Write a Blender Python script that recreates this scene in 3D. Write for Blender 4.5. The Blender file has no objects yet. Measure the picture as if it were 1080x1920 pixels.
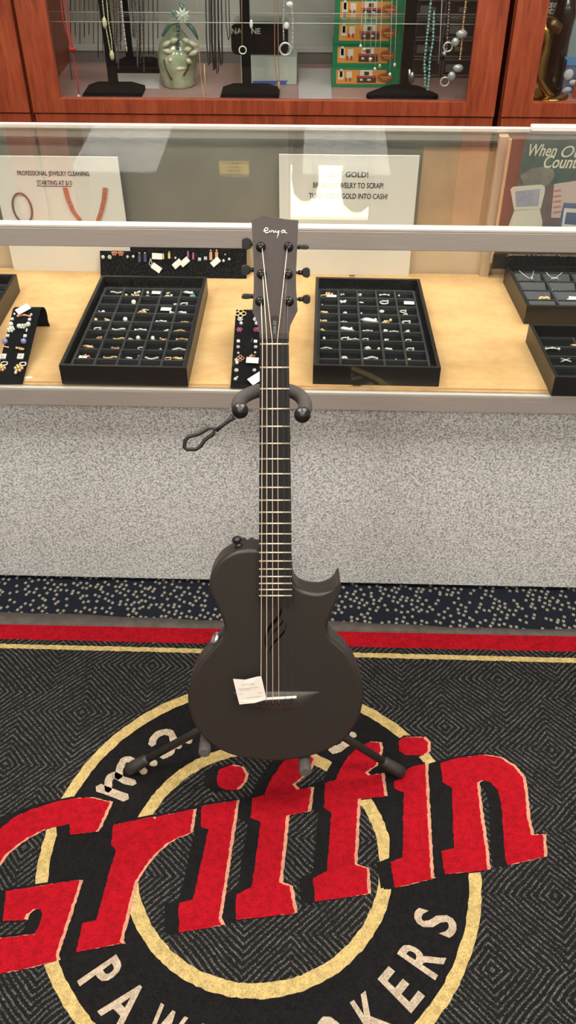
import bpy, bmesh, math, random
from mathutils import Vector, Matrix
from mathutils.geometry import tessellate_polygon
random.seed(7)
PI = math.pi
S = bpy.context.scene
COL = S.collection
# ---------------------------------------------------------------- camera, world, lights, exposure
FPX, PITCH, YAW, ROLL = 1719.8071, 0.7230257, -0.03367, 0.00232724
CAM = Vector((0.0, -1.5621, 1.6660))
_f = Vector((math.sin(YAW)*math.cos(PITCH), math.cos(YAW)*math.cos(PITCH), -math.sin(PITCH)))
_r = Vector((math.cos(YAW), -math.sin(YAW), 0)); _d = _f.cross(_r)
_r2 = math.cos(ROLL)*_r + math.sin(ROLL)*_d; _d2 = -math.sin(ROLL)*_r + math.cos(ROLL)*_d
cd = bpy.data.cameras.new('camera'); cam = bpy.data.objects.new('camera', cd); COL.objects.link(cam)
cd.sensor_fit = 'VERTICAL'; cd.sensor_height = 36.0; cd.sensor_width = 36.0*1080/1920
cd.lens = FPX/1920*36.0; cd.clip_start = 0.02; cd.clip_end = 60
cam.matrix_world = Matrix(((_r2.x, -_d2.x, -_f.x, CAM.x), (_r2.y, -_d2.y, -_f.y, CAM.y), (_r2.z, -_d2.z, -_f.z, CAM.z), (0, 0, 0, 1)))
S.camera = cam
w = bpy.data.worlds.new('world'); S.world = w; w.use_nodes = True
w.node_tree.nodes['Background'].inputs[0].default_value = (1, .95, .88, 1)
w.node_tree.nodes['Background'].inputs[1].default_value = 0.3
S.view_settings.view_transform = 'Standard'; S.view_settings.look = 'None'
S.view_settings.exposure = 0.42; S.view_settings.gamma = 1.0; S.view_settings.use_curve_mapping = False
S.cycles.use_denoising = True
S.cycles.max_bounces = 10; S.cycles.transparent_max_bounces = 24
S.cycles.sample_clamp_indirect = 6.0
CEIL_Z = 2.75
LIGHT_POWER = 15
LIGHTS = [(-1.45, -3.0, .62, 1.2), (0.2, -3.0, .62, 1.2), (2.7, -3.0, .62, 1.2), (-1.15, -.75, 1.2, .62), (.75, -.75, 1.2, .62),
          (-.45, 0.62, 1.2, .4), (1.55, .62, 1.2, .4)]

# ---------------------------------------------------------------- pixel rays (1080 x 1920 frame)
def ray(u, v): return _f + _r2*((u-540)/FPX) + _d2*((v-960)/FPX)
def G(u, v, z=0.0):
    w_ = ray(u, v); return CAM + w_*((z-CAM.z)/w_.z)
def Y(u, v, y):
    w_ = ray(u, v); return CAM + w_*((y-CAM.y)/w_.y)
def RY(u, v, y, zt=.962):            # what the glass top mirrors at this spot
    p = G(u, v, zt); d = p-CAM; d.z = -d.z
    return p + d*((y-p.y)/d.y)

# ---------------------------------------------------------------- materials
def lin(c):
    return tuple((x/255/12.92 if x/255 <= .04045 else ((x/255+.055)/1.055)**2.4) for x in c)
_m = {}
def mat(name, rgb, rough=.6, metal=0, bump=0, bscale=300, vary=0, vscale=20, spec=.5, emit=0, coat=0, alpha=1, trans=0):
    if name in _m: return _m[name]
    m = bpy.data.materials.new(name); m.use_nodes = True; nt = m.node_tree; b = nt.nodes['Principled BSDF']
    c = (*lin(rgb), 1)
    b.inputs['Base Color'].default_value = c; b.inputs['Roughness'].default_value = rough; b.inputs['Metallic'].default_value = metal
    b.inputs['Specular IOR Level'].default_value = spec; b.inputs['Coat Weight'].default_value = coat
    b.inputs['Transmission Weight'].default_value = trans
    if emit:
        b.inputs['Emission Color'].default_value = c; b.inputs['Emission Strength'].default_value = emit
    tc = nt.nodes.new('ShaderNodeTexCoord')
    if vary:
        n = nt.nodes.new('ShaderNodeTexNoise'); n.inputs['Scale'].default_value = vscale; n.inputs['Detail'].default_value = 4
        nt.links.new(tc.outputs['Object'], n.inputs['Vector'])
        mr = nt.nodes.new('ShaderNodeMapRange'); mr.inputs[1].default_value = .3; mr.inputs[2].default_value = .7
        mr.inputs[3].default_value = 1-vary; mr.inputs[4].default_value = 1+vary
        nt.links.new(n.outputs['Fac'], mr.inputs[0])
        mx = nt.nodes.new('ShaderNodeVectorMath'); mx.operation = 'SCALE'; mx.inputs[0].default_value = c[:3]
        nt.links.new(mr.outputs[0], mx.inputs['Scale']); nt.links.new(mx.outputs[0], b.inputs['Base Color'])
    if bump:
        n = nt.nodes.new('ShaderNodeTexNoise'); n.inputs['Scale'].default_value = bscale; n.inputs['Detail'].default_value = 3
        nt.links.new(tc.outputs['Object'], n.inputs['Vector'])
        bp = nt.nodes.new('ShaderNodeBump'); bp.inputs['Strength'].default_value = bump; bp.inputs['Distance'].default_value = .002
        nt.links.new(n.outputs['Fac'], bp.inputs['Height']); nt.links.new(bp.outputs[0], b.inputs['Normal'])
    _m[name] = m
    return m
def glass(name, tint=(.955, .97, .96)):
    if name in _m: return _m[name]
    m = bpy.data.materials.new(name); m.use_nodes = True; nt = m.node_tree; nt.nodes.clear()
    o = nt.nodes.new('ShaderNodeOutputMaterial'); mx = nt.nodes.new('ShaderNodeMixShader')
    t = nt.nodes.new('ShaderNodeBsdfTransparent'); t.inputs[0].default_value = (*tint, 1)
    g = nt.nodes.new('ShaderNodeBsdfGlossy'); g.inputs['Roughness'].default_value = 0.0; g.inputs[0].default_value = (1, 1, 1, 1)
    lw = nt.nodes.new('ShaderNodeLayerWeight'); lw.inputs[0].default_value = .5
    p = nt.nodes.new('ShaderNodeMath'); p.operation = 'POWER'; p.inputs[1].default_value = 5
    q = nt.nodes.new('ShaderNodeMath'); q.operation = 'MULTIPLY_ADD'; q.inputs[1].default_value = .96; q.inputs[2].default_value = .04
    nt.links.new(lw.outputs['Facing'], p.inputs[0]); nt.links.new(p.outputs[0], q.inputs[0])
    nt.links.new(q.outputs[0], mx.inputs[0]); nt.links.new(t.outputs[0], mx.inputs[1]); nt.links.new(g.outputs[0], mx.inputs[2])
    nt.links.new(mx.outputs[0], o.inputs[0]); _m[name] = m
    return m
class NG:                             # tiny node helper
    def __init__(s, name, rough=.9, spec=.3):
        s.m = bpy.data.materials.new(name); s.m.use_nodes = True; s.nt = s.m.node_tree; s.b = s.nt.nodes['Principled BSDF']
        s.b.inputs['Roughness'].default_value = rough; s.b.inputs['Specular IOR Level'].default_value = spec
        s.tc = s.n('TexCoord'); s.obj = s.tc.outputs['Object']
    def n(s, t): return s.nt.nodes.new('ShaderNode'+t)
    def l(s, a, b): s.nt.links.new(a, b)
    def put(s, sock, v):
        if hasattr(v, 'links'): s.l(v, sock)
        else: sock.default_value = v
    def math(s, op, a, b=0, c=0):
        k = s.n('Math'); k.operation = op
        for i, v in enumerate((a, b, c)): s.put(k.inputs[i], v)
        return k.outputs[0]
    def mapping(s, sc=(1, 1, 1), rot=(0, 0, 0)):
        k = s.n('Mapping'); k.inputs['Scale'].default_value = sc; k.inputs['Rotation'].default_value = rot
        s.l(s.obj, k.inputs[0]); return k.outputs[0]
    def noise(s, scale, vec=None, detail=3, rough=.5, out='Fac'):
        k = s.n('TexNoise'); k.inputs['Scale'].default_value = scale; k.inputs['Detail'].default_value = detail; k.inputs['Roughness'].default_value = rough
        s.l(vec or s.obj, k.inputs['Vector']); return k.outputs[out]
    def ramp(s, fac, stops, interp='LINEAR'):
        k = s.n('ValToRGB'); k.color_ramp.interpolation = interp; e = k.color_ramp.elements
        while len(e) < len(stops): e.new(.5)
        for i, (p, c) in enumerate(stops): e[i].position = p; e[i].color = (*lin(c), 1)
        s.put(k.inputs[0], fac); return k.outputs[0]
    def mix(s, fac, a, b, mode='MIX'):
        k = s.n('Mix'); k.data_type = 'RGBA'; k.blend_type = mode; s.put(k.inputs[0], fac)
        for i, v in ((6, a), (7, b)):
            if hasattr(v, 'links'): s.l(v, k.inputs[i])
            else: k.inputs[i].default_value = (*lin(v), 1)
        return k.outputs[2]
    def bump(s, h, strength=.5, dist=.003):
        k = s.n('Bump'); k.inputs['Strength'].default_value = strength; k.inputs['Distance'].default_value = dist
        s.l(h, k.inputs['Height']); s.l(k.outputs[0], s.b.inputs['Normal'])
    def color(s, c): s.put(s.b.inputs['Base Color'], c)

def m_wood():
    g = NG('cherry_wood', .38, .5)
    n = g.noise(9, g.mapping((5, 5, .7)), 6, .6); n2 = g.noise(60, g.mapping((4, 4, .25)), 3)
    c = g.ramp(n, [(.3, (108, 44, 26)), (.5, (142, 64, 39)), (.7, (162, 80, 50))])
    g.color(g.mix(.25, c, g.ramp(n2, [(.35, (95, 34, 18)), (.65, (170, 80, 46))]))); return g.m
def m_laminate():
    g = NG('speckled_laminate', .5, .4)
    n = g.noise(240, None, 2, .6); n2 = g.noise(150, g.mapping((1, 1, 1), (.7, .3, 1)), 2)
    a = g.ramp(n, [(.40, (122, 124, 130)), (.48, (184, 185, 184)), (.55, (232, 232, 226))])
    b = g.ramp(n2, [(.40, (156, 157, 166)), (.55, (228, 228, 222))])
    n3 = g.noise(14, None, 2)
    g.color(g.mix(g.ramp(n3, [(.3, (0, 0, 0)), (.8, (80, 80, 80))]), g.mix(.35, a, b), (196, 198, 206), 'MULTIPLY')); return g.m
def m_dots():
    g = NG('dotted_carpet', 1, .1)
    v = g.n('TexVoronoi'); v.inputs['Scale'].default_value = 72; v.inputs['Randomness'].default_value = .62; v.distance = 'CHEBYCHEV'; v.voronoi_dimensions = '2D'
    g.l(g.mapping((1, .85, 0), (0, 0, .45)), v.inputs['Vector'])
    sep = g.n('SeparateColor'); g.l(v.outputs['Color'], sep.inputs[0])
    dot = g.math('MULTIPLY', g.math('LESS_THAN', v.outputs['Distance'], .25), g.math('GREATER_THAN', sep.outputs[0], .28))
    fine = g.noise(900, None, 2)
    base = g.ramp(fine, [(.3, (16, 19, 27)), (.7, (38, 42, 52))]); d = g.ramp(fine, [(.3, (116, 112, 98)), (.7, (162, 157, 138))])
    g.color(g.mix(dot, base, d)); g.bump(fine, .6); return g.m
def m_field():
    g = NG('chevron_pile', 1, .1)
    wob = g.noise(16, None, 2, .5, 'Color')
    add = g.n('VectorMath'); add.operation = 'MULTIPLY_ADD'; add.inputs[1].default_value = (.012, .012, 0)
    g.l(wob, add.inputs[0]); g.l(g.obj, add.inputs[2])
    mp = g.n('Mapping'); mp.inputs['Rotation'].default_value = (0, 0, PI/4); g.l(add.outputs[0], mp.inputs[0])
    sp = g.n('SeparateXYZ'); g.l(mp.outputs[0], sp.inputs[0])
    T = .19
    u = g.math('DIVIDE', sp.outputs[0], T); v0 = g.math('DIVIDE', sp.outputs[1], T)
    row = g.math('FLOOR', u)
    v = g.math('ADD', v0, g.math('MULTIPLY', row, .37))
    fu = g.math('ABSOLUTE', g.math('SUBTRACT', g.math('FRACT', u), .5)); fv = g.math('ABSOLUTE', g.math('SUBTRACT', g.math('FRACT', v), .5))
    dmax = g.math('MAXIMUM', fu, fv)
    s1 = g.math('SINE', g.math('MULTIPLY', dmax, 2*PI*T/.0098))
    ln = g.n('MapRange'); ln.inputs[1].default_value = .1; ln.inputs[2].default_value = .75; g.l(s1, ln.inputs[0])
    fine = g.noise(420, None, 3, .6)
    br = g.n('MapRange'); br.inputs[1].default_value = .42; br.inputs[2].default_value = .6; g.l(fine, br.inputs[0])
    big = g.noise(30, None, 2); bb = g.n('MapRange'); bb.inputs[1].default_value = .3; bb.inputs[2].default_value = .7; bb.inputs[3].default_value = .6; g.l(big, bb.inputs[0])
    fac = g.math('MULTIPLY', g.math('MULTIPLY', ln.outputs[0], br.outputs[0]), bb.outputs[0])
    base = g.ramp(fine, [(.3, (14, 14, 15)), (.7, (34, 33, 33))])
    g.color(g.mix(fac, base, (104, 102, 96))); g.bump(fine, .6); return g.m
def m_pile(name, c0, c1):
    g = NG(name, 1, .1)
    fine = g.noise(420, None, 3, .6); mid = g.noise(90, None, 3)
    a = g.ramp(fine, [(.32, c0), (.62, c1)]); k = g.ramp(mid, [(.35, (225, 225, 225)), (.6, (255, 255, 255))])
    g.color(g.mix(1.0, a, k, 'MULTIPLY')); g.bump(fine, .8); return g.m
def m_brushed():
    g = NG('brushed_aluminium', .42, .5); g.b.inputs['Metallic'].default_value = .35
    n = g.noise(40, g.mapping((.3, 30, 30)), 4)
    g.color(g.ramp(n, [(.3, (166, 156, 148)), (.7, (182, 173, 165))])); return g.m
def m_suede():
    g = NG('tan_display_board', .8, .3)
    n = g.noise(7, g.mapping((1, 2, 1)), 5, .6); f = g.noise(60, None, 4)
    a = g.ramp(n, [(.3, (204, 160, 106)), (.5, (219, 175, 119)), (.7, (228, 188, 132))])
    g.color(g.mix(.12, a, g.ramp(f, [(.3, (180, 140, 90)), (.7, (235, 200, 150))]))); return g.m
def m_guitar():
    g = NG('satin_carbon', .42, .5)
    n = g.noise(500, None, 2); c = g.ramp(n, [(.3, (37, 32, 28)), (.7, (44, 38, 34))])
    g.color(c); g.bump(n, .08, .0005); return g.m
WOOD, LAM, DOTS, FIELD = m_wood(), m_laminate(), m_dots(), m_field()
RED = m_pile('red_pile', (130, 6, 20), (176, 20, 33)); BLACKP = m_pile('black_pile', (14, 14, 15), (32, 30, 30))
YEL = m_pile('yellow_pile', (164, 138, 84), (206, 182, 122)); CREAM = m_pile('cream_pile', (154, 136, 116), (198, 180, 156))
PEACH = m_pile('peach_pile', (180, 112, 88), (214, 158, 130)); RUB = mat('grey_rubber', (84, 76, 70), .8, vary=.25, vscale=40, bump=.5)
ALU, SUEDE, CARBON = m_brushed(), m_suede(), m_guitar()
GLS, CGLS = glass('case_glass'), glass('cabinet_glass', (.94, .96, .95))
VEL = mat('black_velvet', (20, 20, 21), .95, spec=.15, bump=.2, bscale=800)
LEATH = mat('black_leatherette', (30, 28, 27), .35, bump=.25, bscale=500, vary=.15)
GRID = mat('tray_flocking', (58, 59, 61), .85, spec=.2)
SILV = mat('silver', (236, 233, 226), .32, .45, coat=.4); GOLD = mat('gold', (238, 200, 140), .32, .5, coat=.4); ROSE = mat('rose_gold', (222, 160, 128), .35, .5)
PEARL = mat('pearl_white', (245, 240, 230), .25, coat=.5); CRYST = mat('crystal', (225, 228, 230), .15, .4, coat=.6)
PURP = mat('violet_stone', (150, 145, 205), .3); PINK = mat('pink_stone', (190, 95, 150), .2, .2); TEAL = mat('teal_stone', (105, 165, 165), .3)
DKPURP = mat('dark_violet_stone', (60, 52, 85), .25); TAGW = mat('white_tag_paper', (240, 236, 228), .8)
BLKPL = mat('black_plastic', (26, 25, 24), .3); BLKMT = mat('matte_black_metal', (44, 42, 41), .45, .3); FOAM = mat('grey_foam_rubber', (74, 69, 66), .8, bump=.15, bscale=600)
PAPER = mat('white_sign_paper', (232, 228, 218), .75); INK = mat('black_ink', (22, 22, 26), .7)

# ---------------------------------------------------------------- mesh builder
class MB:
    def __init__(s): s.v = []; s.f = []; s.mi = []; s.cur = 0; s.sm = []
    def face(s, idx, smooth=False): s.f.append(idx); s.mi.append(s.cur); s.sm.append(smooth)
    def add(s, verts, faces, smooth=False):
        o = len(s.v); s.v += [Vector(p) for p in verts]
        for f in faces: s.face([i+o for i in f], smooth)
        return s
    def hexa(s, p):                   # 8 corners: bottom 0-3 ccw, top 4-7
        return s.add(p, [(3, 2, 1, 0), (4, 5, 6, 7), (0, 1, 5, 4), (1, 2, 6, 5), (2, 3, 7, 6), (3, 0, 4, 7)])
    def box(s, x0, x1, y0, y1, z0, z1):
        return s.hexa([(x0, y0, z0), (x1, y0, z0), (x1, y1, z0), (x0, y1, z0), (x0, y0, z1), (x1, y0, z1), (x1, y1, z1), (x0, y1, z1)])
    def obox(s, c, ax, ay, az):       # centre and three half-axes
        c, ax, ay, az = map(Vector, (c, ax, ay, az))
        return s.hexa([c-ax-ay-az, c+ax-ay-az, c+ax+ay-az, c-ax+ay-az, c-ax-ay+az, c+ax-ay+az, c+ax+ay+az, c-ax+ay+az])
    def tube(s, pts, r, n=10, closed=False, caps=True, flat=1.0, up=None):
        pts = [Vector(p) for p in pts]; k = len(pts); rs = r if isinstance(r, (list, tuple)) else [r]*k
        rings = []; prev = None
        for i, p in enumerate(pts):
            a = pts[i-1] if (i > 0 or closed) else p; b = pts[(i+1) % k] if (i < k-1 or closed) else p
            t = (b-a).normalized() if (b-a).length > 1e-9 else Vector((0, 0, 1))
            if up is not None: nn = Vector(up)-t*Vector(up).dot(t)
            elif prev is None: nn = t.orthogonal()
            else: nn = prev-t*prev.dot(t)
            if nn.length < 1e-6: nn = t.orthogonal()
            nn.normalize(); prev = nn; bn = t.cross(nn); rings.append(len(s.v))
            for j in range(n):
                an = 2*PI*j/n; s.v.append(p+nn*(math.cos(an)*rs[i]*flat)+bn*(math.sin(an)*rs[i]))
        for i in range(k if closed else k-1):
            a, b = rings[i], rings[(i+1) % k]
            for j in range(n): s.face([a+j, a+(j+1) % n, b+(j+1) % n, b+j], True)
        if caps and not closed:
            s.face([rings[0]+j for j in range(n)][::-1]); s.face([rings[-1]+j for j in range(n)])
        return s
    def lathe(s, c, axis, prof, n=20): # prof: (radius, height)
        c = Vector(c); ax = Vector(axis).normalized(); u = ax.orthogonal().normalized(); w_ = ax.cross(u); rings = []
        for (r, h) in prof:
            rings.append(len(s.v))
            for j in range(n):
                a = 2*PI*j/n; s.v.append(c+ax*h+(u*math.cos(a)+w_*math.sin(a))*max(r, 1e-5))
        for i in range(len(prof)-1):
            a, b = rings[i], rings[i+1]
            for j in range(n): s.face([a+j, a+(j+1) % n, b+(j+1) % n, b+j], True)
        s.face([rings[0]+j for j in range(n)][::-1]); s.face([rings[-1]+j for j in range(n)])
        return s
    def ball(s, c, r, n=8, sc=(1, 1, 1)):
        c = Vector(c); m_ = n//2+1; o = len(s.v)
        for i in range(m_+1):
            th = PI*i/m_
            for j in range(n):
                a = 2*PI*j/n; s.v.append(c+Vector((math.sin(th)*math.cos(a)*r*sc[0], math.sin(th)*math.sin(a)*r*sc[1], math.cos(th)*r*sc[2])))
        for i in range(m_):
            for j in range(n): s.face([o+i*n+j, o+(i+1)*n+j, o+(i+1)*n+(j+1) % n, o+i*n+(j+1) % n], True)
        return s
    def prism(s, poly, mapf, h0, h1):  # polygon (a,b) extruded between mapf(a,b,h0) and mapf(a,b,h1)
        n = len(poly); o = len(s.v)
        s.v += [Vector(mapf(a, b, h1)) for a, b in poly]+[Vector(mapf(a, b, h0)) for a, b in poly]
        s.face(list(range(o, o+n))); s.face([o+n+i for i in range(n)][::-1])
        for i in range(n): s.face([o+i, o+n+i, o+n+(i+1) % n, o+(i+1) % n])
        return s
    def build(s, name, mats, parent=None, rotloc=None, recalc=True):
        me = bpy.data.meshes.new(name); base = Vector((0, 0, 0))
        if parent is not None and not parent.get('_local'): base = world_origin(parent)
        elif parent is None:
            if rotloc is not None: base = Vector(rotloc)
        me.from_pydata([tuple(p-base) for p in s.v], [], s.f)
        for m in (mats if isinstance(mats, (list, tuple)) else [mats]): me.materials.append(m)
        for p, mi, sm in zip(me.polygons, s.mi, s.sm): p.material_index = mi; p.use_smooth = sm
        me.validate(); me.update()
        bm = bmesh.new(); bm.from_mesh(me)
        if recalc: bmesh.ops.recalc_face_normals(bm, faces=bm.faces); bm.to_mesh(me); bm.free()
        o = bpy.data.objects.new(name, me); COL.objects.link(o)
        if parent is not None:
            o.parent = parent
            if parent.get('_local'): o['_local'] = 1
        elif rotloc is not None: o.location = base
        return o
def world_origin(o):
    p = Vector(o.location)
    while o.parent: o = o.parent; p += Vector(o.location)
    return p
def tag(o, label=None, cat=None, group=None, kind=None):
    for k, v in (('label', label), ('category', cat), ('group', group), ('kind', kind)):
        if v: o[k] = v
    return o
def thing(name, loc, label, cat, group=None):
    o = bpy.data.objects.new(name, None); COL.objects.link(o); o.empty_display_size = .05; o.location = loc
    return tag(o, label, cat, group)
def struct(mb, name, m): return tag(mb.build(name, m), kind='structure')

_tx = {}; _cx = {}
def text2d(s, off=0.0, shear=0.0, res=3):
    key = (s, off, shear)
    if key in _tx: return _tx[key]
    cu = bpy.data.curves.new('t', 'FONT'); cu.body = s; cu.offset = off; cu.shear = shear; cu.resolution_u = res; cu.align_x = 'CENTER'
    o = bpy.data.objects.new('t', cu); COL.objects.link(o)
    me = o.to_mesh(); V = [(v.co.x, v.co.y) for v in me.vertices]; F = [list(p.vertices) for p in me.polygons]
    o.to_mesh_clear(); bpy.data.objects.remove(o); bpy.data.curves.remove(cu)
    used_ = {i for f in F for i in f}; xs = [V[i][0] for i in used_]
    if off > 0:                        # bold outlines can throw spikes: measure on the plain glyphs and clamp
        V0, F0, w0 = text2d(s, 0.0, shear); i0 = {i for f in F0 for i in f}; x0_ = min(V0[i][0] for i in i0)+_cx[(s, 0.0, shear)]-off*2; x1_ = max(V0[i][0] for i in i0)+_cx[(s, 0.0, shear)]+off*2
        V = [(min(max(a, x0_), x1_), min(max(b, -.35), .85)) for a, b in V]; xs = [x0_, x1_]
    c = (min(xs)+max(xs))/2; _cx[key] = c
    V = [(a-c, b) for a, b in V]; _tx[key] = (V, F, max(xs)-min(xs))
    return _tx[key]
def put_text(mb, s, c, right, up, width=None, height=None, off=0.0, shear=0.0, nudge=0):
    V, F, wd = text2d(s, off, shear); c, right, up = Vector(c), Vector(right).normalized(), Vector(up).normalized()
    sy = (height/.72) if height else width/wd
    sx = width/wd if width else sy
    n = right.cross(up)*nudge
    mb.add([c+right*a*sx+up*(b-.36)*sy+n for a, b in V], F)

# ---------------------------------------------------------------- setting
struct(MB().box(-3.2, 3.2, -4.6, 2.4, -.05, 0), 'floor', DOTS)
struct(MB().box(-3.2, 3.2, -4.6, 2.4, CEIL_Z, CEIL_Z+.06), 'ceiling', mat('ceiling_tile', (225, 220, 210), .9, vary=.04, vscale=60))
WM = mat('wall_paint', (186, 178, 164), .9)
struct(MB().box(-3.2, 3.2, 2.3, 2.4, 0, CEIL_Z), 'wall_back', WM)
struct(MB().box(-3.3, -3.2, -4.6, 2.4, 0, CEIL_Z), 'wall_left', WM)
struct(MB().box(3.2, 3.3, -4.6, 2.4, 0, CEIL_Z), 'wall_right', WM)
struct(MB().box(-3.2, 3.2, -4.7, -4.6, 0, CEIL_Z), 'wall_front', WM)
EM = bpy.data.materials.new('fluorescent_diffuser'); EM.use_nodes = True
EM.node_tree.nodes['Principled BSDF'].inputs['Base Color'].default_value = (.9, .9, .9, 1)
EM.node_tree.nodes['Principled BSDF'].inputs['Emission Color'].default_value = (1, .955, .89, 1)
EM.node_tree.nodes['Principled BSDF'].inputs['Emission Strength'].default_value = LIGHT_POWER
for i, (x, y, wx, wy) in enumerate(LIGHTS):
    t = thing('ceiling_light', (x, y, CEIL_Z), 'recessed fluorescent ceiling panel lighting the shop from above', 'light', 'fluorescent ceiling panels')
    m = MB(); hx, hy = wx/2, wy/2
    for a in ((x-hx-.02, x-hx, y-hy-.02, y+hy+.02), (x+hx, x+hx+.02, y-hy-.02, y+hy+.02), (x-hx, x+hx, y-hy-.02, y-hy), (x-hx, x+hx, y+hy, y+hy+.02)):
        m.box(*a, CEIL_Z-.015, CEIL_Z-.001)
    m.build('frame', ALU, t); MB().box(x-hx, x+hx, y-hy, y+hy, CEIL_Z-.01, CEIL_Z-.002).build('diffuser', EM, t)

# ---------------------------------------------------------------- display case
XL, XR = -1.25, 1.2
DZ, YB, TZ = .62, .53, .9654
case = thing('display_case', (0, .25, 0), 'long glass jewellery counter with aluminium rails and speckled grey front panel', 'display case')
MB().box(XL, XR, .045, .06, .016, .575).build('front_panel', LAM, case)
MB().box(XL, XR, .062, YB+.02, .002, .572).build('case_base', mat('dark_base', (18, 18, 20), .8), case)
LIP_LIT = mat('rail_lip_highlight', (206, 199, 190), .4, .2)  # paler than the rail face: highlight on the top edge put into the colour
m = MB().box(XL, XR, -.004, .010, .924, .9600); m.cur = 1; m.box(XL, XR, -.0045, .013, .9600, TZ+.0008)
o = m.build('top_rail', [ALU, LIP_LIT], case); bv = o.modifiers.new('b', 'BEVEL'); bv.width = .0015; bv.segments = 2
m = MB().box(XL, XR, -.004, .06, .573, .609); m.cur = 1; m.box(XL, XR, -.0045, .004, .609, .616)
o = m.build('bottom_rail', [ALU, mat('lower_lip_highlight', (184, 181, 171), .4, .2)], case); bv = o.modifiers.new('b', 'BEVEL'); bv.width = .001; bv.segments = 2  # light catching the thin top face is painted as a paler lip
MB().box(XL, XR, .006, YB, .6105, DZ-.004).build('deck', mat('deck_wood', (196, 158, 112), .7, vary=.12, vscale=50), case)
m = MB().box(XL, XR, YB-.011, YB+.004, .9565, .9630)
m.build('back_top_rail', mat('white_aluminium', (226, 220, 212), .4, .3), case)
MB().box(XL, XR, .013, YB-.0108, .9585, .9635).build('top_glass', GLS, case)
MB().box(XL, XR, .0045, .0085, .616, .9245).build('front_glass', GLS, case)
BEI = mat('beige_panel', (206, 186, 158), .6, vary=.05)
MB().box(XL, XR, YB-.012, YB, DZ-.003, .70).build('back_strip', BEI, case)
MB().box(XL, XR, YB-.016, YB, .925, .9345).build('door_track', mat('track_dark', (70, 68, 64), .5), case)
MB().box(XL, XR, YB-.004, YB, .9345, .9535).build('track_header', mat('header_grey', (160, 154, 140), .6), case)
dm = mat('grey_green_panel', (118, 113, 103), .4, vary=.15, vscale=6)
MB().box(XL, .235, YB-.010, YB-.004, .70, .925).build('sliding_door', dm, case)
MB().box(.235, .397, YB-.008, YB-.002, .70, .925).build('sliding_door', mat('tan_panel', (186, 152, 116), .6, vary=.08), case)
MB().box(.397, .418, YB-.030, YB-.002, DZ-.003, .952).build('divider_post', mat('taupe_post', (196, 176, 152), .5), case)
MB().box(.418, XR, YB-.008, YB-.002, .70, .925).build('sliding_door', BEI, case)
for x in (XL, XR): MB().box(x-.006, x+.006, -.004, YB+.004, .016, TZ).build('end_panel', LAM, case)

def rrect(x0, x1, y0, y1, r, n=5):
    p = []
    for cx, cy, a0 in ((x1-r, y1-r, 0), (x0+r, y1-r, 90), (x0+r, y0+r, 180), (x1-r, y0+r, 270)):
        for i in range(n+1):
            a = math.radians(a0+90*i/n); p.append((cx+r*math.cos(a), cy+r*math.sin(a)))
    return p
gx = G(678, 728, DZ).x; gx2 = G(652, 505, DZ).x; gxm = (gx+gx2)/2
ident = lambda a, b, h: (a, b, h)
tag(MB().prism(rrect(XL+.01, gxm-.006, .014, YB-.018, .015), ident, DZ-.004, DZ).build('display_board', SUEDE), 'tan padded display board under the left trays', 'display board', 'tan boards')
tag(MB().prism(rrect(gxm+.006, XR-.01, .014, YB-.018, .015), ident, DZ-.004, DZ).build('display_board', SUEDE), 'tan padded display board on the right side of the counter', 'display board', 'tan boards')

# ---------------------------------------------------------------- standing signs
sm_z = DZ
def px_on(y):                         # draw on a plane y = const from pixels
    return lambda u, v, h=0: Y(u, v, y-h)
sx0, sx1 = -.742, -.452; ys = YB-.030
zt = Y(225, 295, ys).z
sg = thing('sign', (sx0, ys, sm_z), 'white paper sign reading PROFESSIONAL JEWELRY CLEANING with ring and coral bead pictures', 'sign')
MB().hexa([(sx0, ys, DZ), (sx1+.004, ys, DZ), (sx1+.004, ys+.004, DZ), (sx0, ys+.004, DZ), (sx0, ys, zt), (sx1, ys, zt), (sx1, ys+.004, zt), (sx0, ys+.004, zt)]).build('sign_board', PAPER, sg)
m = MB()
def ptext(m, s, u0, u1, v, y, h, **k):
    a, b = Y(u0, v, y), Y(u1, v, y); c = (a+b)/2; put_text(m, s, c, (1, 0, 0), (0, 0, 1), width=(b-a).length, height=h, **k)
ptext(m, 'PROFESSIONAL JEWELRY CLEANING', 32, 167, 325, ys-.0008, .0105, off=.02)
ptext(m, 'STARTING AT $10', 69, 135, 342.5, ys-.0008, .0105, off=.02)
a, b = Y(69, 348.5, ys), Y(135, 348.5, ys); m.box(a.x, b.x, ys-.001, ys-.0006, a.z-.0006, a.z+.0006)
m.build('lettering', INK, sg)
m = MB(); cc = Y(42, 390, ys-.002)
m.tube([(cc.x+.022*math.cos(t), ys-.003, cc.z+.036*math.sin(t)) for t in [2*PI*i/28 for i in range(28)]], .0022, 6, closed=True)
tag(m.build('ring_picture', mat('copper_print', (120, 70, 58), .5), sg), 'picture of a copper ring')
m = MB()
for L in ([(122, 353), (128, 375), (137, 396), (152, 416), (160, 430)], [(197, 353), (195, 375), (190, 396), (183, 416), (176, 430)]):
    P = [Y(u, v, ys-.003) for u, v in L]
    for i in range(len(P)-1):
        for k in range(6):
            p = P[i].lerp(P[i+1], k/6); m.obox(p, (.0052, 0, 0), (0, .0015, 0), (0, 0, .0016))
tag(m.build('bead_picture', mat('coral_print', (205, 120, 92), .5), sg), 'picture of a coral bead strand')
sx0, sx1 = Y(523, 290, ys).x, Y(787, 293, ys).x
sg = thing('sign', (sx0, ys, sm_z), 'white paper sign reading BUY GOLD and GOLD INTO CASH at the back of the counter', 'sign')
MB().box(sx0, sx1, ys, ys+.004, DZ, Y(650, 291, ys).z).build('sign_board', PAPER, sg)
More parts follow.
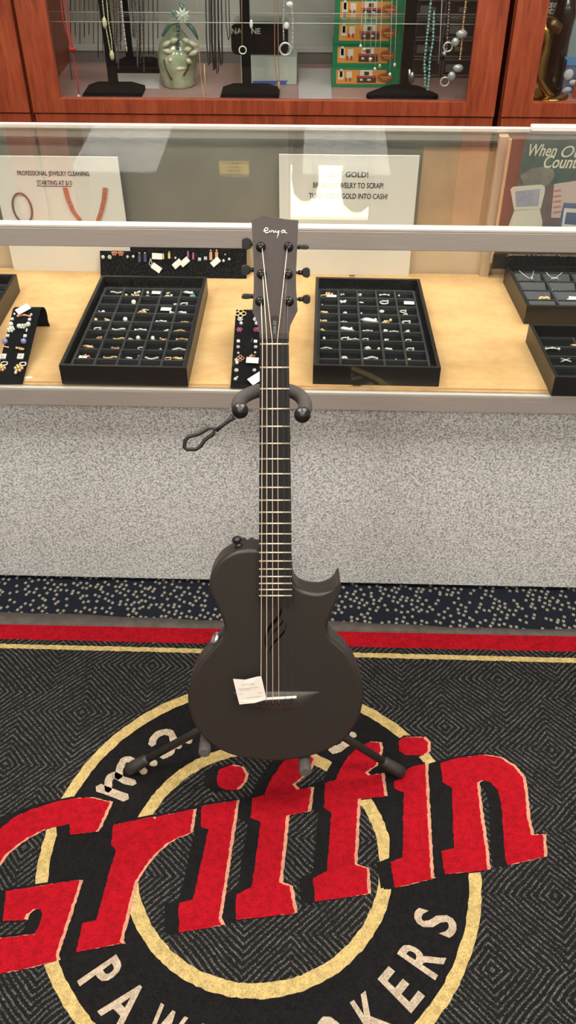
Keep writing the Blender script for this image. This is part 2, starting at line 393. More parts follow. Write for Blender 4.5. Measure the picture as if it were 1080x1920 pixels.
m = MB(); ptext(m, 'BUY GOLD!', 617, 691, 327, ys-.0008, .0125, off=.02); ptext(m, 'BROKEN JEWELRY TO SCRAP!', 587, 719, 347.5, ys-.0008, .0125, off=.02)
ptext(m, 'TURN YOUR GOLD INTO CASH!', 579, 727, 367.5, ys-.0008, .0125, off=.02); m.build('lettering', INK, sg)
# poster at the right
yp = .478
pz = Y(1000, 262, yp).z; px0 = Y(960, 262, yp).x
ps = thing('poster', (px0, yp, DZ), 'dark green poster headed When Quality Counts standing behind the right trays', 'poster')
MB().box(px0, 1.0, yp, yp+.006, .667, pz).build('poster_board', mat('poster_brown', (104, 66, 56), .6, vary=.15), ps)
MB().box(px0-.006, px0, yp, yp+.008, .667, pz).build('cardboard_edge', mat('cardboard', (206, 170, 128), .8), ps)
m = MB(); L = [(980, 262), (1110, 262), (1110, 480), (955, 480)]
P = [Y(u, v, yp-.001) for u, v in ((981, 262), (1200, 262), (1200, 345), (970, 345))]; m.add(P, [(0, 1, 2, 3)])
m.build('printed_backdrop', mat('poster_green', (50, 76, 72), .6, vary=.5, vscale=30), ps)
m = MB(); m.add([Y(u, v, yp-.001) for u, v in ((970, 345), (1200, 345), (1200, 470), (940, 470))], [(0, 1, 2, 3)])
m.build('printed_backdrop', mat('poster_purple_grey', (96, 82, 80), .6, vary=.4, vscale=25), ps)
def ppoly(m, pts, y): m.add([Y(u, v, y) for u, v in pts], [list(range(len(pts)))])
m = MB()
ppoly(m, [(975, 330), (990, 318), (1015, 312), (1037, 316), (1040, 330), (1030, 345), (1020, 352), (985, 350)], yp-.0015)
m.build('printed_rock', mat('poster_rock', (112, 110, 102), .7, vary=.3, vscale=50), ps)
m = MB()
ptext(m, 'When', 992, 1045, 281, yp-.002, .026, off=.012, shear=.28); ptext(m, 'Quality', 1053, 1146, 284, yp-.002, .026, off=.004, shear=.28); ptext(m, 'Counts.', 1020, 1096, 303, yp-.002, .028, off=.016, shear=.28)
m.build('lettering', mat('poster_cream', (214, 212, 190), .6), ps)
def pbox(L1, L2, L3, nm):
    m = MB(); ppoly(m, L1, yp-.002); ppoly(m, L2, yp-.002); m.cur = 1; ppoly(m, L3, yp-.0026)
    return m
rb = pbox([(957, 355), (962, 350), (1015, 346), (1021, 349), (1022, 358), (1014, 391), (1010, 392), (964, 394)], [(964, 395), (1012, 392), (1017, 415), (1016, 432), (1014, 470), (945, 470), (953, 425)], [(966, 359), (1013, 354), (1009, 386), (967, 388)], '')
rb.build('printed_ring_box', [mat('box_ivory', (205, 203, 186), .6), mat('box_lining', (150, 152, 170), .6, vary=.2, vscale=60)], ps)
m = MB(); ppoly(m, [(1039, 345), (1100, 336), (1100, 410), (1033, 408)], yp-.002); m.cur = 1; ppoly(m, [(1057, 380), (1110, 383), (1110, 470), (1036, 470)], yp-.0026); m.cur = 2; ppoly(m, [(1058, 390), (1110, 393), (1110, 470), (1046, 470)], yp-.003); m.cur = 1; ppoly(m, [(1062, 398), (1110, 400), (1110, 424), (1058, 420)], yp-.0034)
for k in range(5): m.cur = 3; ppoly(m, [(1037, 357+k*10), (1052, 355+k*10), (1052, 359+k*10), (1037, 361+k*10)], yp-.0024)
m.build('printed_certificates', [mat('cert_pink', (196, 176, 170), .6), mat('cert_blue', (74, 90, 130), .6), mat('cert_white', (210, 205, 196), .6), mat('cert_red', (180, 120, 116), .6)], ps)
m = MB(); ptext(m, 'Jeweler\'s Certified Appraisal', 950, 1090, 478, yp-.008, .006, off=.01, shear=.25)
MB().box(Y(925, 484, yp-.006).x, 1.0, yp-.006, yp-.001, .655, .690).build('poster_foot', mat('poster_black', (22, 22, 22), .5), ps)
m.build('small_lettering', mat('grey_print', (160, 160, 155), .6), ps)

# ---------------------------------------------------------------- jewellery
JM = dict(s=SILV, g=GOLD, r=ROSE, w=PEARL, t=TEAL, p=PURP, k=PINK, c=CRYST, d=DKPURP)
NM = dict(s='silver', g='gold', r='rose gold', w='white pearl', t='teal stone', p='violet stone', k='pink stone', c='crystal', d='dark violet stone')
def jewel(kind, mm, P, rx, up, nrm, sc=1.0, big=1.12):
    sc *= big
    """one small piece at P; rx, up: in-plane axes; nrm: outwards"""
    P, rx, up, nrm = Vector(P), Vector(rx).normalized(), Vector(up).normalized(), Vector(nrm).normalized()
    m = MB(); rd = random.Random(hash((round(P.x, 4), round(P.y, 4))) & 0xffff); M = JM.get(mm, SILV); q = lambda a, b, c=0: P+rx*a*sc+up*b*sc+nrm*c*sc
    mats = [M]
    if kind == 'stud': m.ball(q(0, 0, .002), .0036*sc, 8); m.tube([q(0, 0, 0), q(0, 0, -.002)], .0006, 5); nm = 'stud_earring'
    elif kind == 'square': m.obox(q(0, 0, .001), rx*.0034*sc, up*.0034*sc, nrm*.0015); m.ball(q(0, 0, .002), .0022*sc, 6); nm = 'stud_earring'
    elif kind == 'flower':
        for i in range(6):
            a = 2*PI*i/6; m.ball(q(.0042*math.cos(a), .0042*math.sin(a), .001), .0022*sc, 6)
        m.ball(q(0, 0, .002), .0024*sc, 6); nm = 'flower_earring'
    elif kind == 'clover':
        for i in range(4):
            a = PI/2*i; c = q(.0045*math.cos(a), .0045*math.sin(a), .001)
            m.tube([c+rx*.0035*sc*math.cos(t)+up*.0035*sc*math.sin(t) for t in [2*PI*j/10 for j in range(10)]], .0009*sc, 5, closed=True)
        nm = 'clover_earring'
    elif kind == 'cluster':
        for i in range(8): m.ball(q(rd.uniform(-.007, .007), rd.uniform(-.003, .003), rd.uniform(0, .004)), rd.uniform(.0016, .003)*sc, 6)
        m.tube([q(-.005, 0, .001), q(.005, .001, .001)], .0009*sc, 5); nm = 'cluster_earring'
    elif kind == 'chain':
        for i in range(8):
            a = -1+2*i/7; m.ball(q(.0105*a, .0024*math.sin(a*3+P.x*60), .002), .0019*sc, 6)
        m.tube([q(-.0105+.003*i, .0024*math.sin((-1+2*i/7)*3+P.x*60), .001) for i in range(8)], .0008*sc, 5); nm = 'bead_bar_earring'
    elif kind == 'bar':
        m.tube([q(-.009, -.001, .002), q(0, .0005, .003), q(.009, -.001, .002)], .0012*sc, 6); m.ball(q(-.009, -.001, .002), .0024*sc, 6); m.ball(q(.009, -.001, .002), .0024*sc, 6); m.ball(q(0, 0, .003), .002*sc, 6); nm = 'bar_earring'
    elif kind == 'ring':
        m.tube([q(.006*math.cos(t), .0042*math.sin(t), .002) for t in [2*PI*i/16 for i in range(16)]], .0011*sc, 6, closed=True); m.ball(q(.005, .002, .003), .002*sc, 6); nm = 'hoop_earring'
    elif kind == 'leaf':
        m.tube([q(-.010, .003, .002), q(-.004, .001, .003), q(.003, -.001, .003), q(.010, -.002, .002)], [.0005*sc, .0028*sc, .0024*sc, .0006*sc], 6); m.ball(q(.006, .001, .003), .002*sc, 6); nm = 'leaf_earring'
    elif kind == 'pearl':
        m.tube([q(-.005, -.003, .001), q(0, -.004, .001), q(.006, -.002, .001)], .0016*sc, 6); m.cur = 1; m.ball(q(0, .001, .004), .0042*sc, 10); mats = [M, PEARL]; nm = 'pearl_earring'
    elif kind == 'drop':
        m.cur = 1; m.ball(q(0, .008, .001), .0016*sc, 6); m.cur = 0; m.obox(q(0, 0, .001), rx*.0022*sc, up*.006*sc, nrm*.0012); mats = [M, GOLD]; nm = 'drop_earring'
    elif kind == 'teardrop':
        m.tube([q(.0035*math.sin(t)*(1-math.cos(t))*.7, .008*math.cos(t), .001) for t in [2*PI*i/16 for i in range(16)]], .0009*sc, 5, closed=True); nm = 'drop_earring'
    elif kind == 'heart':
        m.tube([q(.0065*math.sin(t)**3*1.1, .0065*(.8*math.cos(t)-.35*math.cos(2*t)-.15*math.cos(3*t)), .002) for t in [2*PI*i/20 for i in range(20)]], .0022*sc, 6, closed=True); nm = 'heart_pendant'
    elif kind == 'cross':
        m.tube([q(-.010, -.006, .002), q(.010, .007, .002)], .0012*sc, 5); m.tube([q(-.008, .006, .002), q(.010, -.005, .002)], .0014*sc, 5); nm = 'cross_pendant'
    elif kind in ('tag', 'tagr', 'tagl'):
        a = {'tag': -.05, 'tagr': -.6, 'tagl': .7}[kind]; ca, sa = math.cos(a), math.sin(a)
        m.obox(q(0, 0, .003), (rx*ca+up*sa)*.0095*sc, (up*ca-rx*sa)*.0055*sc, nrm*.0004); mats = [TAGW]; nm = 'price_tag'
    return m, mats, nm
def jname(nm): return nm.replace('_', ' ')
ORD = ['first', 'second', 'third', 'fourth', 'fifth', 'sixth', 'seventh', 'eighth', 'ninth']
def tray(label, corners, cols, rows, x_in, y_in, group=None, rim=.665, wall=.007, floor_h=.022, grid_h=.031):
    """corners: world xy of TL, TR, BR, BL of the rim"""
    A, B, C_, D = [Vector((p.x, p.y, 0)) for p in corners]
    def bil(s, t, z): p = A.lerp(B, s).lerp(D.lerp(C_, s), t); return Vector((p.x, p.y, z))
    t = thing('jewelry_tray', bil(.5, .5, DZ), label, 'tray', group)
    wx = wall/(B-A).length; wy = wall/(D-A).length
    m = MB()
    def blk(m, s0, s1, t0, t1, z0, z1): m.hexa([bil(s0, t1, z0), bil(s1, t1, z0), bil(s1, t0, z0), bil(s0, t0, z0), bil(s0, t1, z1), bil(s1, t1, z1), bil(s1, t0, z1), bil(s0, t0, z1)])
    z0, z1 = DZ+.0005, rim
    blk(m, 0, wx, 0, 1, z0, z1); blk(m, 1-wx, 1, 0, 1, z0, z1); blk(m, wx, 1-wx, 0, wy, z0, z1); blk(m, wx, 1-wx, 1-wy, 1, z0, z1)
    m.build('tray_frame', LEATH, t)
    m = MB(); blk(m, wx, 1-wx, wy, 1-wy, z0, DZ+floor_h); m.build('tray_floor', VEL, t)
    s0, s1 = x_in; t0, t1 = y_in; m = MB(); zz0, zz1 = DZ+floor_h, DZ+grid_h; hw = .0022/(B-A).length; hh = .0022/(D-A).length
    for i in range(cols+1):
        s_ = s0+(s1-s0)*i/cols; blk(m, s_-hw, s_+hw, t0, t1, zz0, zz1)
    for j in range(rows+1):
        t_ = t0+(t1-t0)*j/rows; blk(m, s0, s1, t_-hh, t_+hh, zz0, zz1-.0005)
    m.build('divider_grid', GRID, t)
    return t, bil
# left tray of 45 compartments
LT = [G(190, 516, .665), G(388, 519, .665), G(350, 690, .665), G(110, 685, .665)]
RT = [G(592, 519, .665), G(787, 523, .665), G(827, 690, .665), G(587, 685, .665)]
def inv(bil, p):                      # s,t of a world point
    s, t = .5, .5
    for _ in range(12):
        f = bil(s, t, 0)-Vector((p.x, p.y, 0)); e = 1e-3; a = (bil(s+e, t, 0)-bil(s, t, 0))/e; b = (bil(s, t+e, 0)-bil(s, t, 0))/e
        dt = a.x*b.y-a.y*b.x; s -= (f.x*b.y-f.y*b.x)/dt; t -= (a.x*f.y-a.y*f.x)/dt
    return s, t
tl, bl = tray('black jewellery tray of small compartments left of the guitar neck', LT, 5, 9, (.065, .955), (.085, .968))
tr, br_ = tray('black jewellery tray of small compartments right of the guitar neck', RT, 5, 9, (.04, .93), (.085, .968))
used = {}
def lay(items, bil, xin, yin, where, ox, oy, sc_):
    for (x, y, k, mm, *sz) in items:
        u, v = ox+x/sc_, oy+y/sc_; p = G(u, v, DZ+.0245); s, t = inv(bil, p)
        c = min(4, max(0, int((s-xin[0])/(xin[1]-xin[0])*5))); r = min(8, max(0, int((t-yin[0])/(yin[1]-yin[0])*9)))
        # keep the piece inside its compartment
        s_c = xin[0]+(xin[1]-xin[0])*(c+.5)/5; t_c = yin[0]+(yin[1]-yin[0])*(r+.5)/9
        hs = (xin[1]-xin[0])/5*.5; ht = (yin[1]-yin[0])/9*.5
        s = min(max(s, s_c-hs*.7), s_c+hs*.7); t = min(max(t, t_c-ht*.45), t_c+ht*.25)
        P = bil(s, t, DZ+.0225)
        m, mats, nm = jewel(k, mm, P, (1, 0, 0), (0, 1, 0), (0, 0, 1), sz[0] if sz else 1.0)
        key = (where, c, r); n = used.get(key, 0); used[key] = n+1
        extra = '' if n == 0 else ', beside another'
        mn = '' if nm == 'price_tag' else NM[mm]+' '
        o = m.build(nm, mats, None, P)
        tag(o, ('white ' if nm == 'price_tag' else mn)+jname(nm)+', %s tray, %s row from back, %s column%s' % (where, ORD[r], ORD[c], extra), 'price tag' if nm == 'price_tag' else 'jewelry', 'pieces in the %s compartment tray' % where)
lay([(430, 160, 'chain', 's'), (565, 165, 'cluster', 's'), (700, 168, 'tag', 's'), (640, 170, 'stud', 's'), (778, 168, 'cluster', 'g', .6), (915, 165, 'leaf', 's', 1.3),
     (485, 212, 'stud', 'g'), (548, 215, 'cluster', 'g'), (628, 215, 'flower', 'r', .7), (770, 218, 'cluster', 's', 1.1), (935, 220, 'square', 't', 1.5), (540, 258, 'pearl', 'g', 1.2), (625, 280, 'chain', 's', .6),
     (765, 278, 'tag', 's', 1.1), (820, 268, 'square', 's'), (877, 272, 'ring', 's', 1.2), (320, 310, 'cluster', 's', .8), (598, 322, 'cluster', 'g', 1.2), (800, 318, 'cluster', 's', .8), (868, 325, 'leaf', 's'),
     (278, 368, 'stud', 'g', 1.2), (362, 368, 'cluster', 'g'), (485, 368, 'pearl', 'g', 1.1), (728, 372, 'bar', 's'), (885, 380, 'bar', 'g', .7), (295, 427, 'ring', 's', 1.1), (440, 425, 'chain', 's', 1.1),
     (588, 428, 'bar', 's', 1.1), (757, 443, 'cluster', 's', .8), (852, 438, 'chain', 'g', .9), (308, 485, 'cluster', 'r'), (445, 487, 'chain', 'g'), (525, 488, 'cluster', 's', .6), (572, 490, 'pearl', 'g'),
     (665, 510, 'pearl', 's'), (740, 495, 'cluster', 'g', .8), (868, 492, 'bar', 'g', 1.1), (235, 545, 'leaf', 'g', 1.2), (415, 550, 'cluster', 'r'), (590, 560, 'ring', 's'), (717, 577, 'stud', 's', .6), (848, 562, 'chain', 's', 1.1),
     (195, 625, 'tag', 's', .8), (222, 605, 'cluster', 'r', .9), (380, 624, 'chain', 'g', 1.1), (505, 632, 'leaf', 's', .7), (572, 615, 'drop', 'd'), (660, 630, 'chain', 's', 1.1), (770, 630, 'ring', 'g'), (840, 628, 'leaf', 'g', 1.1)],
    bl, (.065, .955), (.085, .968), 'left', 100, 500, 3.6)
lay([(150, 200, 'cluster', 'g'), (255, 207, 'cluster', 's', .6), (390, 210, 'square', 's'), (583, 213, 'bar', 's'), (698, 225, 'stud', 's', .7), (112, 248, 'ring', 'g', 1.2), (175, 248, 'tag', 's', 1.0), (265, 260, 'cluster', 's'),
     (403, 268, 'leaf', 's', .6), (580, 270, 'ring', 's', 1.4), (775, 278, 'tag', 's', 1.1), (90, 318, 'stud', 's', .5), (562, 333, 'flower', 's', .9), (727, 337, 'ring', 's'), (112, 375, 'leaf', 'g'), (272, 382, 'cluster', 's', .8),
     (402, 388, 'drop', 's', .7), (745, 388, 'cluster', 's', .7), (103, 437, 'cluster', 'g'), (265, 438, 'bar', 's', .7), (470, 448, 'leaf', 's', 1.9), (598, 448, 'cluster', 'g', 1.3), (757, 457, 'ring', 's', 1.3), (100, 500, 'cluster', 'g', .8),
     (288, 510, 'leaf', 's', 1.6), (455, 512, 'bar', 's', .9), (595, 515, 'cluster', 's', 1.0), (662, 525, 'bar', 's', .8), (762, 520, 'cluster', 's', .8), (115, 587, 'pearl', 's', .7), (278, 580, 'ring', 's', 1.2), (357, 575, 'bar', 's'),
     (437, 577, 'ring', 's', .9), (600, 587, 'cluster', 's', .8), (772, 588, 'ring', 's', .9), (132, 650, 'chain', 's', .9), (450, 653, 'cluster', 's', 1.0), (543, 663, 'stud', 'g'), (615, 653, 'leaf', 's', .9), (785, 647, 'ring', 's', 1.1),
     (272, 722, 'flower', 's', 1.1), (470, 720, 'chain', 's', 1.3), (675, 720, 'stud', 's', .4), (780, 727, 'square', 'g', .8)],
    br_, (.04, .93), (.085, .968), 'right', 580, 500, 4.154)
# tray cut by the left frame edge
p1, p2 = G(31, 514, .665), G(0, 566, .665); dn_ = (p2-p1).normalized()
fr = p1+dn_*.33
tray('black jewellery tray cut off by the left edge of the view', [p1-Vector((.25, 0, 0)), p1, fr, fr-Vector((.25, 0, 0))], 5, 9, (.06, .94), (.08, .97))
# pad tray (upper right) and pendant tray (lower right)
a, b = G(945, 487, .665), G(988, 574, .665)
tp, bp_ = tray('black tray of grey pads with necklaces at the right, in front of the poster', [Vector((a.x, a.y-.03, 0)), Vector((a.x+.30, a.y-.03, 0)), Vector((b.x+.29, b.y, 0)), Vector((b.x, b.y, 0))], 4, 4, (.05, .96), (.05, .96), floor_h=.012, grid_h=.034)
PAD = mat('grey_velvet_pad', (84, 84, 86), .85, spec=.2)
def padchain(u0, v0, um, vm, u1, v1, zz, pend, where, mm='s'):
    A_, M_, B_ = G(u0, v0, zz+.012), G(um, vm, zz+.003), G(u1, v1, zz+.012); m = MB()
    pts = [A_.lerp(M_, i/5)+Vector((0, 0, -.002*math.sin(i/5*PI))) for i in range(6)]+[M_.lerp(B_, i/5) for i in range(1, 6)]
    m.tube(pts, .0009, 5); m.build
    o = thing('necklace', M_, where, 'necklace', 'necklaces in the grey pad tray'); m.build('chain', JM[mm], o)
    k, mats, nm = jewel(pend, mm, M_+Vector((0, 0, .002)), (1, 0, 0), (0, 1, 0), (0, 0, 1), .8); k.build('pendant', mats, o)
for i in range(4):
    for j in range(4):
        s0, s1 = .05+.91*i/4+.015, .05+.91*(i+1)/4-.015; t0, t1 = .05+.91*j/4+.02, .05+.91*(j+1)/4-.02
        m = MB(); lo, hi = DZ+.018, DZ+.032
        m.hexa([bp_(s0, t1, DZ+.0125), bp_(s1, t1, DZ+.0125), bp_(s1, t0, DZ+.0125), bp_(s0, t0, DZ+.0125), bp_(s0, t1, lo), bp_(s1, t1, lo), bp_(s1, t0, hi), bp_(s0, t0, hi)])
        o = m.build('pad', PAD if (i, j) != (2, 2) else mat('red_velvet_pad', (120, 20, 34), .8), tp)
        if (i, j) == (2, 2): tag(o, 'dark red pad')
padchain(959, 490, 978, 502, 990, 492, DZ+.026, 'stud', 'thin silver necklace with a bead, in the back row of the grey pad tray')
padchain(1015, 487, 1040, 503, 1043, 488, DZ+.026, 'tagl', 'thin silver necklace with a white tag, in the back row of the grey pad tray')
padchain(973, 507, 997, 524, 1001, 507, DZ+.024, 'drop', 'silver necklace with a small drop, left of the second row of the grey pad tray')
padchain(1024, 510, 1039, 524, 1054, 511, DZ+.024, 'cross', 'silver necklace with a wide cross pendant, second row of the grey pad tray')
padchain(1036, 543, 1048, 549, 1064, 545, DZ+.020, 'stud', 'fine silver chain lying in the third row of the grey pad tray')
for (u, v, k, lb) in ((1020, 564, 'heart', 'gold heart pendant with stones on the front grey pad'), (1068, 565, 'cluster', 'silver cluster brooch at the right of the front grey pad'), (1078, 564, 'tag', 'white price tag at the right of the front grey pads')):
    P = G(u, v, DZ+.026); m, mats, nm = jewel(k, 'g' if k == 'heart' else 's', P, (1, 0, 0), (0, .9, .3), (0, -.3, .9), 1.35)
    tag(m.build(nm, mats, None, P), lb, 'jewelry')
c0, d0 = G(992, 607, .665), G(1041, 707, .665)
tb, bb_ = tray('black velvet tray with crosses at the lower right corner of the counter', [Vector((c0.x, c0.y, 0)), Vector((c0.x+.28, c0.y, 0)), Vector((d0.x+.27, d0.y, 0)), Vector((d0.x, d0.y, 0))], 3, 5, (.03, .97), (.04, .96), floor_h=.012, grid_h=.018)
for (u, v, k, mm, sz, lb) in ((1035, 656, 'bar', 's', 1.35, 'silver bar brooch lying in the black velvet tray at the lower right'), (1060, 677, 'cross', 's', .95, 'silver X-shaped pendant in the black velvet tray at the lower right'),
                           (1078, 630, 'tagr', 's', 1.5, 'white price tag in the black velvet tray at the lower right'), (1078, 650, 'leaf', 'g', .9, 'gold leaf pendant in the black velvet tray at the lower right')):
    P = G(u, v, DZ+.0135); m, mats, nm = jewel(k, mm, P, (1, 0, 0), (0, 1, 0), (0, 0, 1), sz); tag(m.build(nm, mats, None, P), lb, 'jewelry')

# velvet earring bar at the back
eb = thing('earring_bar', G(320, 520, DZ), 'long black velvet earring strip standing behind the left tray', 'jewelry display')
yb_ = G(462, 523, DZ).y; xb0, xb1 = G(190, 516, DZ).x-.0, G(462, 523, DZ).x
ytop = yb_+.035; ztop = DZ+.068
xb0t = Y(188, 466, ytop).x
MB().hexa([(xb0t, yb_, DZ+.0005), (xb1, yb_, DZ+.0005), (xb1, yb_+.012, DZ+.0005), (xb0t, yb_+.012, DZ+.0005), (xb0t, ytop, ztop), (xb1, ytop, ztop), (xb1, ytop+.006, ztop), (xb0t, ytop+.006, ztop)]).build('velvet_board', VEL, eb)
MB().hexa([(xb0t+.02, yb_+.013, DZ+.0005), (xb1-.02, yb_+.013, DZ+.0005), (xb1-.02, yb_+.055, DZ+.0005), (xb0t+.02, yb_+.055, DZ+.0005), (xb0t+.02, ytop+.0065, ztop-.01), (xb1-.02, ytop+.0065, ztop-.01), (xb1-.02, ytop+.009, ztop-.01), (xb0t+.02, ytop+.009, ztop-.01)]).build('easel_back', LEATH, eb)
bu = Vector((0, .035, .068)).normalized(); bn = Vector((0, -.068, .035)).normalized()
def on_plane(u, v, O, n):
    w_ = ray(u, v); return CAM+w_*((O-CAM).dot(n)/w_.dot(n))
def pin(items, O, rx, up, n, where, ox, oy, sc_):
    xm = (min(i_[0] for i_ in items)+max(i_[0] for i_ in items))/2; bar_ = 'strip' in where
    OR2 = ORD+['tenth', 'eleventh', 'twelfth', 'thirteenth', 'fourteenth', 'fifteenth', 'sixteenth', 'seventeenth', 'eighteenth', 'nineteenth', 'twentieth', 'twenty-first', 'twenty-second', 'twenty-third', 'twenty-fourth', 'twenty-fifth', 'twenty-sixth']
    for i, (x, y, k, mm, *sz) in enumerate(items):
        if bar_: pos = OR2[sorted(i_[0] for i_ in items).index(x)]+' from left'
        else: pos = OR2[sorted(i_[1] for i_ in items if (i_[0] < xm) == (x < xm)).index(y)]+' from top, '+('left' if x < xm else 'right')+' side'
        P = on_plane(ox+x/sc_, oy+y/sc_, O, n)+n*.0012
        m, mats, nm = jewel(k, mm, P, rx, up, n, sz[0] if sz else 1)
        lb = 'white price tag' if nm == 'price_tag' else NM[mm]+' '+jname(nm)
        tag(m.build(nm, mats, None, P), lb+', %s, %s' % (pos, where), 'price tag' if nm == 'price_tag' else 'earring', 'pieces on the '+where)
pin([(50, 97, 'stud', 'c', 1.2), (93, 97, 'flower', 'c', .8), (125, 68, 'flower', 'r', 1.1), (168, 70, 'flower', 'r', 1.1), (215, 96, 'stud', 's', .9), (253, 94, 'stud', 's', .9), (295, 105, 'drop', 'd', 1.3), (333, 105, 'drop', 'd', 1.3),
     (370, 130, 'teardrop', 's', .9), (415, 92, 'tag', 's', 1.15), (410, 170, 'tagr', 's', 1.15), (455, 95, 'drop', 'g', .8), (495, 88, 'drop', 'g', 1.0), (537, 103, 'stud', 's', .7), (550, 143, 'tagl', 's', 1.1), (600, 130, 'tagl', 's', 1.1),
     (622, 85, 'drop', 'k', .9), (657, 95, 'drop', 'k', .9), (700, 112, 'square', 'c'), (740, 105, 'square', 'c'), (776, 90, 'drop', 'r', 1.4), (815, 90, 'drop', 'r', 1.4), (808, 130, 'tagl', 's', 1.1), (862, 122, 'stud', 's', .9), (900, 112, 'stud', 's', .9), (872, 80, 'stud', 'g', .5)],
    Vector((0, yb_, DZ)), Vector((1, 0, 0)), bu, bn, 'long black velvet strip', 180, 455, 3.6)

# curved velvet earring ramps
def ramp(label, uf0, uf1, vf, ut0, ut1, vt, zt_=.685, flap=.045):
    F0, F1 = G(uf0, vf, DZ+.001), G(uf1, vf, DZ+.001); T0, T1 = G(ut0, vt, zt_), G(ut1, vt, zt_)
    t = thing('earring_ramp', (F0+F1)/2, label, 'jewelry display')
    prof = [(0, 0)]+[(k/6, k/6) for k in range(1, 6)]
    L = [(F0.lerp(T0, k/6), F1.lerp(T1, k/6)) for k in range(6)]
    R_ = .034
    for k in range(9):
        a = k/8*PI*.62; off = Vector((0, R_*math.sin(a)*1.1, -R_*(1-math.cos(a)))); L.append((T0+off, T1+off))
    e0, e1 = L[-1]; L.append((Vector((e0.x, e0.y+.006, DZ+.001)), Vector((e1.x, e1.y+.006, DZ+.001))))
    m = MB(); th = .0018; n = len(L)
    for i, (p, q_) in enumerate(L):
        a_ = L[max(0, i-1)][0]; b_ = L[min(n-1, i+1)][0]; tg = (b_-a_).normalized(); nn = Vector((1, 0, 0)).cross(tg).normalized()
        if i == n-1: nn = Vector((0, 1, 0))
        m.v += [p, q_, p-nn*th, q_-nn*th]
    for i in range(n-1):
        o = i*4; m.face([o, o+1, o+5, o+4]); m.face([o+2, o+6, o+7, o+3]); m.face([o, o+4, o+6, o+2]); m.face([o+1, o+3, o+7, o+5])
    m.face([0, 2, 3, 1]); o = (n-1)*4; m.face([o, o+1, o+3, o+2]); m.build('velvet_ramp', VEL, t)
    up = ((T0+T1)/2-(F0+F1)/2).normalized(); nn = Vector((1, 0, 0)).cross(up).normalized()
    return F0, Vector((1, 0, 0)), up, nn
O, rx, up, nn = ramp('black velvet curved earring ramp with white and violet earrings near the left edge', -10, 42, 719, 24, 76, 580)
pin([(300, 330, 'stud', 's', .7), (640, 340, 'stud', 's', .7), (480, 250, 'tagl', 's', 1.4), (500, 370, 'bar', 'r', 1.3), (255, 425, 'square', 's', .8), (605, 437, 'square', 's', .8), (230, 540, 'stud', 'w', 1.3), (225, 635, 'flower', 'w', 1.3),
     (400, 585, 'stud', 'w', 1.4), (475, 575, 'flower', 's', 1.1), (580, 548, 'stud', 'w', 1.4), (545, 650, 'drop', 's', .6), (160, 765, 'square', 's', .9), (515, 770, 'square', 's', .9), (110, 893, 'stud', 'p', 1.6), (488, 893, 'stud', 'p', 1.6),
     (85, 995, 'bar', 'g', .9), (410, 1030, 'cluster', 'g', 1.1), (70, 1190, 'square', 's', 1.7), (425, 1190, 'square', 's', 1.7), (95, 1335, 'ring', 's', 1.0), (470, 1345, 'ring', 's', 1.0), (40, 1420, 'flower', 'g', 1.4), (385, 1425, 'flower', 'g', 1.5), (325, 1520, 'stud', 's', .9)],
    O, rx, up, nn, 'left-edge velvet ramp', 0, 560, 10.8)
O, rx, up, nn = ramp('black velvet curved earring ramp partly hidden behind the guitar neck', 432, 489, 727, 442, 498, 585)
pin([(548, 315, 'clover', 'g', 1.3), (538, 425, 'flower', 'c', .9), (557, 520, 'stud', 's', 1.1), (523, 635, 'flower', 'k', 1.0), (845, 425, 'flower', 'c', .9), (862, 520, 'stud', 's', 1.1), (860, 635, 'flower', 'k', 1.0), (502, 865, 'square', 's', .8), (845, 872, 'square', 's', .9),
     (498, 975, 'flower', 's', .6), (847, 975, 'flower', 's', .6), (500, 1103, 'stud', 's', .7), (838, 1098, 'stud', 's', .7), (540, 1205, 'clover', 'r', .9), (770, 1175, 'cluster', 'r', .9), (458, 1235, 'flower', 's', .6), (475, 1300, 'stud', 'w', 1.0), (783, 1265, 'tag', 's', 1.2),
     (462, 1442, 'flower', 's', .7), (822, 1440, 'flower', 's', .6), (445, 1630, 'stud', 's', 1.0), (480, 1585, 'stud', 's', .6), (770, 1620, 'stud', 's', .9), (870, 1630, 'tagl', 's', 1.6)],
    O, rx, up, nn, 'velvet ramp by guitar neck', 400, 560, 10.67)
P = G(53, 708, DZ+.001); m = MB(); m.obox(P, (.008, .001, 0), (-.001, .0035, 0), (0, 0, .0005)); tag(m.build('price_tag', TAGW, None, P), 'loose white price tag lying beside the left earring ramp', 'price tag')

# ---------------------------------------------------------------- floor mat
MZ = .006
mb = MB()
def gp(u, v): p = G(u, v, MZ); return (p.x, p.y)
def fuzz(poly, step=.005, amp=.0011):
    out = []; n = len(poly)
    for i in range(n):
        a, b = Vector(poly[i]), Vector(poly[(i+1) % n]); L = (b-a).length; k = max(1, int(L/step)); t = Vector((b.y-a.y, a.x-b.x))/max(L, 1e-6)
        for j in range(k):
            p = a.lerp(b, j/k)+t*random.uniform(-amp, amp); out.append((p.x, p.y))
    return out
def flat(poly, layer, mi, fz=True, dx=0, dy=0):
    P = fuzz(poly) if fz else poly; z = MZ+layer*.00012; mb.cur = mi
    # triangulate in a small bmesh so concave outlines stay clean
    V3 = [Vector((x+dx, y+dy, z)) for x, y in P]; o = len(mb.v); mb.v += V3
    for t in tessellate_polygon([V3]):
        a, b, c = (V3[i] for i in t)
        mb.face([i+o for i in (t if (b-a).cross(c-a).z > 0 else t[::-1])])
